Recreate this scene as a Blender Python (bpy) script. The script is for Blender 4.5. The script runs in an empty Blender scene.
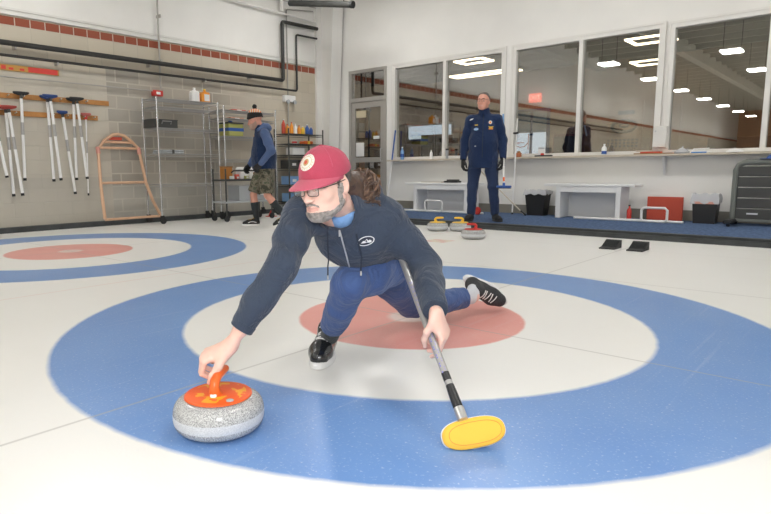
import bpy, math, random
import numpy as np
from mathutils import Vector, Matrix, noise
from mathutils.bvhtree import BVHTree

random.seed(7)
np.random.seed(7)
C = bpy.context.scene.collection
sc = bpy.context.scene

# ---------------------------------------------------------------- camera
def make_camera():
    yaw, pitch, roll, f = -0.738117, -0.141332, -0.008466, 593.4356
    cy, sy, cp, sp = math.cos(yaw), math.sin(yaw), math.cos(pitch), math.sin(pitch)
    fw = Vector((sy * cp, cy * cp, sp)); r = Vector((cy, -sy, 0)); u = r.cross(fw)
    c, s = math.cos(roll), math.sin(roll)
    r2 = c * r + s * u; u2 = -s * r + c * u
    cam = bpy.data.cameras.new('camera')
    o = bpy.data.objects.new('camera', cam); C.objects.link(o)
    m = Matrix(((r2.x, u2.x, -fw.x, 1.913893), (r2.y, u2.y, -fw.y, -2.662588), (r2.z, u2.z, -fw.z, 0.816793), (0, 0, 0, 1)))
    o.matrix_world = m
    cam.sensor_width = 36.0; cam.lens = f * 36 / 771
    cam.shift_x = 42.99 / 771; cam.shift_y = -2.0 / 771
    cam.clip_end = 200; cam.clip_start = 0.05
    sc.camera = o
make_camera()

# ---------------------------------------------------------------- world, exposure, flash
sc.view_settings.view_transform = 'Standard'
sc.view_settings.look = 'None'
sc.view_settings.exposure = 0.22
sc.view_settings.gamma = 1.0
sc.view_settings.use_curve_mapping = False
w = bpy.data.worlds.new('world'); sc.world = w; w.use_nodes = True
w.node_tree.nodes['Background'].inputs[0].default_value = (0.75, 0.82, 1.0, 1)
w.node_tree.nodes['Background'].inputs[1].default_value = 1.0
LAMP = 34.0        # radiance of the hall's ceiling fixtures
def flash():
    l = bpy.data.lights.new('camera_flash', 'AREA'); l.shape = 'DISK'; l.size = 0.22
    l.energy = 27; l.color = (0.97, 0.98, 1.0)
    o = bpy.data.objects.new('camera_flash', l); C.objects.link(o)
    o.location = (2.02, -2.74, 1.12)
    o.rotation_euler = (Vector((0.45, -1.0, 0.35)) - o.location).to_track_quat('-Z', 'Y').to_euler()
flash()

# ---------------------------------------------------------------- materials
def mat(name, col, rough=0.6, metal=0.0, spec=0.5, bump=0.0, bscale=60.0, var=0.0, vscale=8.0, emit=None, es=1.0, coat=0.0, bdist=0.002, sheen=0.0, sss=0.0, alpha=1.0):
    m = bpy.data.materials.new(name); m.use_nodes = True
    nt = m.node_tree; b = nt.nodes['Principled BSDF']
    b.inputs['Base Color'].default_value = (*col, 1)
    b.inputs['Roughness'].default_value = rough
    b.inputs['Metallic'].default_value = metal
    b.inputs['Specular IOR Level'].default_value = spec
    if coat: b.inputs['Coat Weight'].default_value = coat
    if sheen: b.inputs['Sheen Weight'].default_value = sheen
    if sss:
        b.inputs['Subsurface Weight'].default_value = sss
        b.inputs['Subsurface Radius'].default_value = (0.012, 0.005, 0.003)
    if emit:
        b.inputs['Emission Color'].default_value = (*emit, 1); b.inputs['Emission Strength'].default_value = es
    tc = nt.nodes.new('ShaderNodeTexCoord')
    if var > 0:
        n = nt.nodes.new('ShaderNodeTexNoise'); n.inputs['Scale'].default_value = vscale; n.inputs['Detail'].default_value = 5
        nt.links.new(tc.outputs['Object'], n.inputs['Vector'])
        mr = nt.nodes.new('ShaderNodeMapRange'); mr.inputs[1].default_value = 0.3; mr.inputs[2].default_value = 0.7
        mr.inputs[3].default_value = 1 - var; mr.inputs[4].default_value = 1 + var
        nt.links.new(n.outputs['Fac'], mr.inputs[0])
        vm = nt.nodes.new('ShaderNodeVectorMath'); vm.operation = 'SCALE'
        vm.inputs[0].default_value = col
        nt.links.new(mr.outputs[0], vm.inputs['Scale']); nt.links.new(vm.outputs[0], b.inputs['Base Color'])
    if bump > 0:
        n2 = nt.nodes.new('ShaderNodeTexNoise'); n2.inputs['Scale'].default_value = bscale; n2.inputs['Detail'].default_value = 4
        nt.links.new(tc.outputs['Object'], n2.inputs['Vector'])
        bp = nt.nodes.new('ShaderNodeBump'); bp.inputs['Strength'].default_value = bump; bp.inputs['Distance'].default_value = bdist
        nt.links.new(n2.outputs['Fac'], bp.inputs['Height']); nt.links.new(bp.outputs[0], b.inputs['Normal'])
    return m

class NB:
    """tiny node-building helper"""
    def __init__(s, name):
        s.m = bpy.data.materials.new(name); s.m.use_nodes = True; s.nt = s.m.node_tree
        s.b = s.nt.nodes['Principled BSDF']
    def n(s, t, **k):
        x = s.nt.nodes.new(t)
        for a, v in k.items(): setattr(x, a, v)
        return x
    def l(s, a, b): s.nt.links.new(a, b)
    def math(s, op, a, b=None, c=None, clamp=False):
        x = s.n('ShaderNodeMath', operation=op); x.use_clamp = clamp
        for i, v in enumerate((a, b, c)):
            if v is None: continue
            if isinstance(v, (int, float)): x.inputs[i].default_value = v
            else: s.l(v, x.inputs[i])
        return x.outputs[0]
    def mix(s, f, a, b):
        x = s.n('ShaderNodeMix', data_type='RGBA')
        for sock, v in ((x.inputs[0], f), (x.inputs[6], a), (x.inputs[7], b)):
            if isinstance(v, (int, float)): sock.default_value = v
            elif isinstance(v, tuple): sock.default_value = (*v, 1)
            else: s.l(v, sock)
        return x.outputs[2]

SP = 4.386     # sheet spacing
def ice_material():
    k = NB('pebbled_ice')
    g = k.n('ShaderNodeNewGeometry'); sx = k.n('ShaderNodeSeparateXYZ'); k.l(g.outputs['Position'], sx.inputs[0])
    x, y = sx.outputs[0], sx.outputs[1]
    nz = k.n('ShaderNodeTexNoise'); nz.inputs['Scale'].default_value = 14; nz.inputs['Detail'].default_value = 3
    k.l(g.outputs['Position'], nz.inputs['Vector'])
    wob = k.math('MULTIPLY', k.math('SUBTRACT', nz.outputs['Fac'], 0.5), 0.012)
    # cloudy white base
    cl = k.n('ShaderNodeTexNoise'); cl.inputs['Scale'].default_value = 1.1; cl.inputs['Detail'].default_value = 4
    k.l(g.outputs['Position'], cl.inputs['Vector'])
    base = k.mix(cl.outputs['Fac'], (0.84, 0.825, 0.79), (0.89, 0.88, 0.855))
    def band(v, lo, hi, e=0.008):
        a = k.math('DIVIDE', k.math('SUBTRACT', v, lo - e), 2 * e, clamp=True)
        b = k.math('DIVIDE', k.math('SUBTRACT', hi + e, v), 2 * e, clamp=True)
        return k.math('MULTIPLY', a, b)
    col = base
    bl = k.n('ShaderNodeTexNoise'); bl.inputs['Scale'].default_value = 3.0; bl.inputs['Detail'].default_value = 5
    k.l(g.outputs['Position'], bl.inputs['Vector'])
    blue = k.mix(bl.outputs['Fac'], (0.125, 0.265, 0.59), (0.20, 0.345, 0.63))
    red = k.mix(bl.outputs['Fac'], (0.76, 0.27, 0.24), (0.82, 0.42, 0.36))
    for cx in (0.0, -SP, -2 * SP, SP):
        d = k.math('SQRT', k.math('ADD', k.math('POWER', k.math('ABSOLUTE', k.math('SUBTRACT', x, cx)), 2.0), k.math('POWER', k.math('ABSOLUTE', y), 2.0)))
        d = k.math('ADD', d, wob)
        col = k.mix(band(d, 1.233, 1.829, 0.012), col, blue)
        col = k.mix(band(d, -1, 0.62), col, red)
        col = k.mix(k.math('MULTIPLY', band(d, -1, 0.12, 0.02), 0.75), col, (0.82, 0.74, 0.70))
    # pebble flecks
    vo = k.n('ShaderNodeTexNoise'); vo.inputs['Scale'].default_value = 95; vo.inputs['Detail'].default_value = 2
    k.l(g.outputs['Position'], vo.inputs['Vector'])
    fl = k.math('MULTIPLY', k.math('SUBTRACT', vo.outputs['Fac'], 0.60), 5.0, clamp=True)
    col = k.mix(k.math('MULTIPLY', fl, 0.45), col, (0.8, 0.82, 0.85))
    # long thin scratches left by stones
    mp = k.n('ShaderNodeMapping'); mp.inputs['Scale'].default_value = (26, 0.7, 1); mp.inputs['Rotation'].default_value = (0, 0, 0.35)
    k.l(g.outputs['Position'], mp.inputs[0])
    sn = k.n('ShaderNodeTexNoise'); sn.inputs['Scale'].default_value = 1.0; sn.inputs['Detail'].default_value = 3; k.l(mp.outputs[0], sn.inputs['Vector'])
    scr = k.math('MULTIPLY', k.math('SUBTRACT', sn.outputs['Fac'], 0.62), 6, clamp=True)
    col = k.mix(k.math('MULTIPLY', scr, 0.16), col, (0.82, 0.84, 0.86))
    # embedded lines
    grey = (0.42, 0.40, 0.38)
    inr = k.math('GREATER_THAN', y, -6.4)
    for cx in (0.0, -SP, SP):
        col = k.mix(k.math('MULTIPLY', band(x, cx - 0.006, cx + 0.006, 0.004), 0.55), col, grey)
    col = k.mix(k.math('MULTIPLY', band(y, -0.006, 0.006, 0.004), 0.55), col, grey)
    col = k.mix(k.math('MULTIPLY', band(y, 1.823, 1.837, 0.005), 0.5), col, grey)
    col = k.mix(k.math('MULTIPLY', band(y, 3.70, 3.71, 0.004), 0.3), col, grey)
    for cx in (-SP / 2 - 0.09, SP / 2, -1.5 * SP):
        col = k.mix(k.math('MULTIPLY', band(x, cx - 0.006, cx + 0.006, 0.006), 0.5), col, (0.75, 0.42, 0.36))
    # small faded sponsor patch under the ice
    pd = k.math('MULTIPLY', band(x, -2.0, -1.72, 0.02), band(y, 3.02, 3.28, 0.02))
    ck = k.n('ShaderNodeTexChecker'); ck.inputs['Scale'].default_value = 9
    k.l(g.outputs['Position'], ck.inputs[0]); ck.inputs[1].default_value = (0.75, 0.25, 0.2, 1); ck.inputs[2].default_value = (0.75, 0.62, 0.4, 1)
    col = k.mix(k.math('MULTIPLY', pd, 0.6), col, ck.outputs[0])
    k.l(col, k.b.inputs['Base Color'])
    k.b.inputs['Roughness'].default_value = 0.30; k.b.inputs['Specular IOR Level'].default_value = 0.35
    bp = k.n('ShaderNodeBump'); bp.inputs['Strength'].default_value = 0.25; bp.inputs['Distance'].default_value = 0.002
    k.l(vo.outputs['Fac'], bp.inputs['Height']); k.l(bp.outputs[0], k.b.inputs['Normal'])
    return k.m

def block_material():
    k = NB('painted_block_wall')
    g = k.n('ShaderNodeNewGeometry'); sx = k.n('ShaderNodeSeparateXYZ'); k.l(g.outputs['Position'], sx.inputs[0])
    x, y, z = sx.outputs
    cb = k.n('ShaderNodeCombineXYZ'); k.l(y, cb.inputs[0]); k.l(z, cb.inputs[1])
    def brick(c1, c2, mo, wd, hg, ms):
        b = k.n('ShaderNodeTexBrick'); k.l(cb.outputs[0], b.inputs['Vector'])
        b.inputs['Color1'].default_value = (*c1, 1); b.inputs['Color2'].default_value = (*c2, 1); b.inputs['Mortar'].default_value = (*mo, 1)
        b.inputs['Scale'].default_value = 1; b.inputs['Brick Width'].default_value = wd; b.inputs['Row Height'].default_value = hg
        b.inputs['Mortar Size'].default_value = ms; b.inputs['Mortar Smooth'].default_value = 0.3
        return b
    nz = k.n('ShaderNodeTexNoise'); nz.inputs['Scale'].default_value = 1.6; nz.inputs['Detail'].default_value = 8; k.l(g.outputs['Position'], nz.inputs['Vector'])
    nf = k.math('MULTIPLY', k.math('SUBTRACT', nz.outputs['Fac'], 0.35), 3.0, clamp=True)
    tan = brick((0.55, 0.49, 0.39), (0.61, 0.545, 0.44), (0.50, 0.45, 0.365), 0.40, 0.2, 0.006)
    tanc = k.mix(k.math('MULTIPLY', nf, 0.4), tan.outputs[0], (0.60, 0.56, 0.48))
    gry = brick((0.30, 0.275, 0.24), (0.44, 0.40, 0.34), (0.56, 0.52, 0.44), 0.40, 0.2, 0.012)
    gryc = k.mix(k.math('MULTIPLY', nf, 0.55), gry.outputs[0], (0.46, 0.43, 0.38))
    smooth = k.mix(nf, (0.50, 0.47, 0.405), (0.58, 0.54, 0.465))
    # smooth painted patch left of y=1.85, between 0.2 and 2.3
    yl = k.math('LESS_THAN', y, 1.85)
    zl = k.math('LESS_THAN', z, 2.3)
    yg = k.math('MULTIPLY', k.math('GREATER_THAN', y, 1.85), k.math('LESS_THAN', y, 3.6))
    yr = k.math('MULTIPLY', k.math('SUBTRACT', 5.0, y), 0.8, clamp=True)
    zg = k.math('LESS_THAN', z, 2.42)
    col = tanc
    gm = k.math('MULTIPLY', k.math('MULTIPLY', k.math('GREATER_THAN', y, 1.85), yr), zg)
    col = k.mix(k.math('MULTIPLY', gm, 0.85), col, gryc)
    low = k.math('MULTIPLY', k.math('LESS_THAN', z, 0.62), k.math('GREATER_THAN', y, 1.85))
    col = k.mix(k.math('MULTIPLY', low, 0.5), col, (0.50, 0.49, 0.45))
    col = k.mix(k.math('MULTIPLY', k.math('MULTIPLY', yl, zl), 0.7), col, smooth)
    col = k.mix(k.math('MULTIPLY', k.math('MULTIPLY', yl, k.math('LESS_THAN', z, 0.75)), 0.35), col, (0.42, 0.40, 0.36))
    # red glazed course under the ledge
    rb = brick((0.30, 0.085, 0.05), (0.34, 0.105, 0.065), (0.62, 0.55, 0.46), 0.2, 0.4, 0.008)
    rm = k.math('MULTIPLY', k.math('GREATER_THAN', z, 2.80), k.math('LESS_THAN', z, 2.915))
    col = k.mix(rm, col, rb.outputs[0])
    k.l(col, k.b.inputs['Base Color']); k.b.inputs['Roughness'].default_value = 0.85
    k.b.inputs['Specular IOR Level'].default_value = 0.2
    bp = k.n('ShaderNodeBump'); bp.inputs['Strength'].default_value = 0.4; bp.inputs['Distance'].default_value = 0.01
    k.l(k.math('ADD', nz.outputs['Fac'], k.math('MULTIPLY', tan.outputs['Fac'], -1.0)), bp.inputs['Height']); k.l(bp.outputs[0], k.b.inputs['Normal'])
    return k.m

def granite_material():
    k = NB('grey_granite')
    tc = k.n('ShaderNodeTexCoord'); sx = k.n('ShaderNodeSeparateXYZ'); k.l(tc.outputs['Object'], sx.inputs[0])
    n = k.n('ShaderNodeTexNoise'); n.inputs['Scale'].default_value = 270; n.inputs['Detail'].default_value = 3; k.l(tc.outputs['Object'], n.inputs['Vector'])
    v = k.n('ShaderNodeTexVoronoi'); v.inputs['Scale'].default_value = 260; k.l(tc.outputs['Object'], v.inputs['Vector'])
    f = k.math('MULTIPLY', k.math('SUBTRACT', n.outputs['Fac'], 0.40), 5, clamp=True)
    col = k.mix(f, (0.27, 0.27, 0.27), (0.58, 0.58, 0.57))
    d = k.math('LESS_THAN', v.outputs['Distance'], 0.20)
    col = k.mix(k.math('MULTIPLY', d, 0.5), col, (0.78, 0.78, 0.76))
    # pecked striking band around the middle
    bm = k.math('MULTIPLY', k.math('GREATER_THAN', sx.outputs[2], 0.036), k.math('LESS_THAN', sx.outputs[2], 0.066))
    col = k.mix(k.math('MULTIPLY', bm, 0.6), col, (0.66, 0.68, 0.72))
    k.l(col, k.b.inputs['Base Color'])
    k.l(k.math('ADD', k.math('MULTIPLY', bm, 0.5), 0.2), k.b.inputs['Roughness'])
    return k.m

def handle_plate_material(name, base, fleck):
    k = NB(name)
    tc = k.n('ShaderNodeTexCoord')
    v = k.n('ShaderNodeTexVoronoi'); v.inputs['Scale'].default_value = 34; k.l(tc.outputs['Object'], v.inputs['Vector'])
    sx = k.n('ShaderNodeSeparateXYZ'); k.l(tc.outputs['Object'], sx.inputs[0])
    n = k.n('ShaderNodeTexNoise'); n.inputs['Scale'].default_value = 22; n.inputs['Detail'].default_value = 1; k.l(tc.outputs['Object'], n.inputs['Vector'])
    f = k.math('MULTIPLY', k.math('GREATER_THAN', n.outputs['Fac'], 0.48), k.math('GREATER_THAN', v.outputs['Distance'], 0.30))
    # lettering keeps clear of the rim and the middle
    r = k.math('SQRT', k.math('ADD', k.math('MULTIPLY', sx.outputs[0], sx.outputs[0]), k.math('MULTIPLY', sx.outputs[1], sx.outputs[1])))
    f = k.math('MULTIPLY', f, k.math('MULTIPLY', k.math('GREATER_THAN', r, 0.045), k.math('LESS_THAN', r, 0.088)))
    k.l(k.mix(f, base, fleck), k.b.inputs['Base Color']); k.b.inputs['Roughness'].default_value = 0.3
    return k.m

def carpet_material():
    k = NB('blue_carpet')
    g = k.n('ShaderNodeNewGeometry')
    n = k.n('ShaderNodeTexNoise'); n.inputs['Scale'].default_value = 24; n.inputs['Detail'].default_value = 6; k.l(g.outputs['Position'], n.inputs['Vector'])
    f = k.math('MULTIPLY', k.math('SUBTRACT', n.outputs['Fac'], 0.35), 3.3, clamp=True)
    k.l(k.mix(f, (0.065, 0.10, 0.185), (0.12, 0.18, 0.31)), k.b.inputs['Base Color']); k.b.inputs['Roughness'].default_value = 0.95
    k.b.inputs['Specular IOR Level'].default_value = 0.1
    return k.m

def glass_material(name='window_glass', refl=0.27, tint=(0.75, 0.74, 0.70)):
    m = bpy.data.materials.new(name); m.use_nodes = True; nt = m.node_tree; nt.nodes.clear()
    o = nt.nodes.new('ShaderNodeOutputMaterial'); mx = nt.nodes.new('ShaderNodeMixShader')
    t = nt.nodes.new('ShaderNodeBsdfTransparent'); gl = nt.nodes.new('ShaderNodeBsdfGlossy')
    t.inputs[0].default_value = (*tint, 1); gl.inputs['Roughness'].default_value = 0.0; gl.inputs[0].default_value = (1, 1, 1, 1)
    mx.inputs[0].default_value = refl
    nt.links.new(t.outputs[0], mx.inputs[1]); nt.links.new(gl.outputs[0], mx.inputs[2]); nt.links.new(mx.outputs[0], o.inputs[0])
    return m

def camo_material():
    k = NB('camouflage_cloth'); tc = k.n('ShaderNodeTexCoord')
    n = k.n('ShaderNodeTexNoise'); n.inputs['Scale'].default_value = 13; n.inputs['Detail'].default_value = 2; k.l(tc.outputs['Object'], n.inputs['Vector'])
    r = k.n('ShaderNodeValToRGB'); r.color_ramp.interpolation = 'CONSTANT'; k.l(n.outputs['Fac'], r.inputs[0])
    e = r.color_ramp.elements; e[0].color = (0.05, 0.05, 0.035, 1); e[1].position = 0.44; e[1].color = (0.14, 0.125, 0.085, 1)
    x = e.new(0.52); x.color = (0.20, 0.18, 0.135, 1); x = e.new(0.60); x.color = (0.09, 0.10, 0.06, 1)
    k.l(r.outputs[0], k.b.inputs['Base Color']); k.b.inputs['Roughness'].default_value = 0.9
    return k.m

def fabric(name, col, fold=0.6, fscale=9.0, rough=0.9, var=0.08, sheen=0.15, bdist=0.035):
    """cloth: fine weave plus soft creases, both as bump"""
    k = NB(name); tc = k.n('ShaderNodeTexCoord')
    n = k.n('ShaderNodeTexNoise'); n.inputs['Scale'].default_value = fscale; n.inputs['Detail'].default_value = 4; n.inputs['Distortion'].default_value = 1.2
    k.l(tc.outputs['Object'], n.inputs['Vector'])
    n2 = k.n('ShaderNodeTexNoise'); n2.inputs['Scale'].default_value = 260; k.l(tc.outputs['Object'], n2.inputs['Vector'])
    rid = k.math('ABSOLUTE', k.math('SUBTRACT', n.outputs['Fac'], 0.5))
    b1 = k.n('ShaderNodeBump'); b1.inputs['Strength'].default_value = fold; b1.inputs['Distance'].default_value = bdist; k.l(rid, b1.inputs['Height'])
    b2 = k.n('ShaderNodeBump'); b2.inputs['Strength'].default_value = 0.3; b2.inputs['Distance'].default_value = 0.001; k.l(n2.outputs['Fac'], b2.inputs['Height'])
    k.l(b1.outputs[0], b2.inputs['Normal']); k.l(b2.outputs[0], k.b.inputs['Normal'])
    d = tuple(c * (1 - var) for c in col); e = tuple(min(1, c * (1 + var)) for c in col)
    k.l(k.mix(n2.outputs['Fac'], d, e), k.b.inputs['Base Color'])
    k.b.inputs['Roughness'].default_value = rough; k.b.inputs['Sheen Weight'].default_value = sheen; k.b.inputs['Specular IOR Level'].default_value = 0.2
    return k.m

M = {}
M['ice'] = ice_material(); M['block'] = block_material(); M['granite'] = granite_material(); M['carpet'] = carpet_material()
M['glass'] = glass_material(); M['camo'] = camo_material()
M['wall_white'] = mat('white_painted_wall', (0.86, 0.845, 0.81), 0.7, var=0.03, vscale=1.5)
M['ledge_white'] = mat('ledge_paint', (0.76, 0.75, 0.71), 0.6)
M['frame_white'] = mat('window_frame_paint', (0.80, 0.78, 0.74), 0.5)
M['frame_alu'] = mat('door_frame_metal', (0.44, 0.42, 0.39), 0.5, 0.3)
M['ceiling'] = mat('grey_metal_deck', (0.74, 0.74, 0.68), 0.7)
M['joist'] = mat('joist_paint', (0.55, 0.53, 0.47), 0.7)
M['far_wall'] = mat('brown_far_wall', (0.62, 0.36, 0.23), 0.8, var=0.15, vscale=0.6)
M['lounge_wall'] = mat('lounge_wall', (0.46, 0.29, 0.18), 0.8, var=0.1, vscale=1.0)
M['lounge_ceiling'] = mat('lounge_ceiling', (0.34, 0.34, 0.30), 0.8)
M['dark'] = mat('dark_matter', (0.035, 0.033, 0.03), 0.7)
M['lamp'] = mat('lamp_diffuser', (0.9, 0.9, 0.9), 0.5, emit=(1.0, 0.985, 0.955), es=LAMP)
M['led'] = mat('led_strip', (0.9, 0.9, 0.9), 0.5, emit=(1.0, 0.86, 0.66), es=9)
M['daylight'] = mat('daylight_pane', (0.5, 0.6, 0.8), 0.4, emit=(0.62, 0.78, 1.0), es=1.3)
M['exit'] = mat('exit_sign_face', (0.8, 0.1, 0.05), 0.4, emit=(1.0, 0.13, 0.06), es=1.6)
M['exit_text'] = mat('exit_letters', (0.9, 0.8, 0.75), 0.4, emit=(1.0, 0.45, 0.35), es=1.6)
M['black_rubber'] = mat('black_rubber', (0.022, 0.023, 0.024), 0.65, bump=0.3, bscale=80)
M['curb'] = mat('dark_curb', (0.045, 0.05, 0.052), 0.6, var=0.3, vscale=6)
M['base_vinyl'] = mat('grey_brown_vinyl_base', (0.24, 0.225, 0.19), 0.6)
M['pipe_black'] = mat('black_pipe', (0.025, 0.024, 0.022), 0.45)
M['pipe_grey'] = mat('grey_conduit', (0.42, 0.40, 0.37), 0.45, 0.3)
M['pipe_white'] = mat('white_painted_pipe', (0.84, 0.825, 0.79), 0.5)
M['chrome'] = mat('chrome', (0.62, 0.63, 0.65), 0.22, 1.0)
M['wire'] = mat('zinc_wire', (0.46, 0.45, 0.44), 0.4, 0.6)
M['wood_orange'] = mat('orange_wood', (0.44, 0.20, 0.055), 0.6, var=0.12, vscale=10)
M['copper'] = mat('faded_orange_tube', (0.68, 0.42, 0.27), 0.5, var=0.12, vscale=7)
M['white_plastic'] = mat('white_plastic', (0.86, 0.855, 0.84), 0.4)
M['bench_white'] = mat('white_bench_paint', (0.84, 0.84, 0.84), 0.4)
M['sill'] = mat('cream_wood_shelf', (0.60, 0.53, 0.43), 0.55, var=0.06, vscale=12)
M['black_plastic'] = mat('black_plastic', (0.02, 0.02, 0.021), 0.4)
M['dark_grey_plastic'] = mat('charcoal_plastic', (0.055, 0.056, 0.053), 0.5)
M['grey_edge'] = mat('grey_edge_plastic', (0.17, 0.18, 0.165), 0.5)
M['red_panel'] = mat('red_panel', (0.56, 0.075, 0.04), 0.5)
M['red'] = mat('red_plastic', (0.62, 0.04, 0.03), 0.4)
M['yellow'] = mat('yellow_plastic', (0.86, 0.55, 0.05), 0.35)
M['orange'] = mat('orange_plastic', (0.80, 0.14, 0.02), 0.35)
M['orange2'] = mat('amber_plastic', (0.85, 0.32, 0.03), 0.35)
M['blue'] = mat('blue_plastic', (0.03, 0.10, 0.38), 0.4)
M['light_blue'] = mat('light_blue_plastic', (0.22, 0.40, 0.68), 0.4)
M['yellow_green'] = mat('yellow_green_box', (0.42, 0.42, 0.12), 0.6)
M['brown_box'] = mat('brown_cardboard', (0.30, 0.15, 0.05), 0.7)
M['bag'] = mat('clear_bin_bag', (0.58, 0.58, 0.60), 0.25)
M['paper'] = mat('white_paper', (0.80, 0.79, 0.77), 0.7)
M['tote'] = mat('translucent_tote', (0.42, 0.44, 0.46), 0.4)
M['skin'] = mat('skin_light', (0.80, 0.52, 0.43), 0.5, bump=0.15, bscale=90, var=0.06, vscale=30, sss=0.12)
M['skin_tan'] = mat('skin_ruddy', (0.66, 0.32, 0.235), 0.5, var=0.08, vscale=25)
M['lip'] = mat('lip', (0.68, 0.37, 0.31), 0.45)
M['eye_white'] = mat('eye_white', (0.75, 0.73, 0.70), 0.2)
M['iris'] = mat('iris', (0.05, 0.07, 0.08), 0.2)
M['brow'] = mat('eyebrow_hair', (0.14, 0.10, 0.075), 0.9)
M['beard'] = mat('grey_beard', (0.30, 0.27, 0.25), 0.9, bump=0.9, bscale=260, var=0.4, vscale=70, bdist=0.004)
M['hair'] = mat('brown_hair', (0.075, 0.042, 0.028), 0.35, var=0.35, vscale=60)
M['hair_light'] = mat('light_brown_hair', (0.17, 0.10, 0.065), 0.3, var=0.35, vscale=60)
M['grey_hair'] = mat('salt_and_pepper_hair', (0.10, 0.085, 0.075), 0.8, bump=0.7, bscale=220, var=0.4, vscale=80, bdist=0.004)
M['cap'] = fabric('cranberry_cotton', (0.43, 0.062, 0.105), fold=0.25, fscale=14, var=0.12, bdist=0.008)
M['bill'] = fabric('cranberry_bill', (0.50, 0.10, 0.15), fold=0.1, fscale=14, var=0.1, bdist=0.005)
M['patch'] = mat('cream_patch', (0.74, 0.72, 0.64), 0.8)
M['patch_gold'] = mat('gold_thread', (0.48, 0.33, 0.14), 0.7)
M['jacket'] = fabric('navy_sweatshirt', (0.045, 0.060, 0.092), fold=1.0, fscale=8)
M['rib'] = fabric('navy_rib_knit', (0.042, 0.056, 0.086), fold=0.4, fscale=30)
M['trouser'] = fabric('navy_athletic_trousers', (0.066, 0.112, 0.265), fold=1.0, fscale=8)
M['trouser2'] = fabric('dark_blue_trousers', (0.025, 0.042, 0.10), fold=0.7, fscale=9)
M['jacket2'] = fabric('navy_team_jacket', (0.014, 0.030, 0.085), fold=0.7, fscale=9)
M['vest'] = fabric('navy_quilted_vest', (0.014, 0.032, 0.085), fold=0.9, fscale=14)
M['sleeve'] = fabric('slate_blue_sweatshirt', (0.085, 0.13, 0.26), fold=0.8, fscale=12)
M['tshirt'] = fabric('sky_blue_shirt', (0.22, 0.40, 0.72), fold=0.3)
M['sock_dark'] = fabric('charcoal_sock', (0.035, 0.042, 0.045), fold=0.3, fscale=30)
M['sock_white'] = fabric('white_sock', (0.62, 0.64, 0.68), fold=0.4, fscale=30)
M['glove'] = mat('black_glove', (0.012, 0.012, 0.014), 0.7)
M['shoe_black'] = mat('glossy_black_leather', (0.012, 0.013, 0.016), 0.18, coat=0.4)
M['shoe_mesh'] = mat('black_mesh_upper', (0.03, 0.032, 0.036), 0.7, bump=0.8, bscale=300, var=0.5, vscale=160, bdist=0.003)
M['sole_white'] = mat('white_sole', (0.80, 0.80, 0.79), 0.5)
M['lace_white'] = mat('white_lace', (0.78, 0.78, 0.77), 0.7)
M['zip'] = mat('zip_metal', (0.62, 0.62, 0.64), 0.3, 0.6)
M['cord'] = mat('navy_cord', (0.02, 0.028, 0.05), 0.8)
M['lens'] = glass_material('spectacle_lens', 0.10, (0.93, 0.94, 0.95))
M['logo_white'] = mat('logo_white', (0.76, 0.77, 0.80), 0.7)
M['shaft'] = mat('silver_black_shaft', (0.42, 0.41, 0.40), 0.28, 0.5)
M['shaft_dark'] = mat('dark_shaft', (0.03, 0.03, 0.032), 0.25, 0.2)
M['violet'] = mat('violet_print', (0.22, 0.22, 0.62), 0.4)
M['pad_yellow'] = mat('yellow_pad_fabric', (0.90, 0.50, 0.055), 0.75, bump=0.3, bscale=300)
M['pad_edge'] = mat('amber_pad_edge', (0.84, 0.36, 0.05), 0.7)
M['pad_line'] = mat('orange_stitch', (0.72, 0.30, 0.05), 0.7)
M['plate_orange'] = handle_plate_material('orange_printed_plate', (0.84, 0.115, 0.015), (0.86, 0.40, 0.02))
M['steel'] = mat('steel', (0.6, 0.6, 0.6), 0.3, 0.8)

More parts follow.
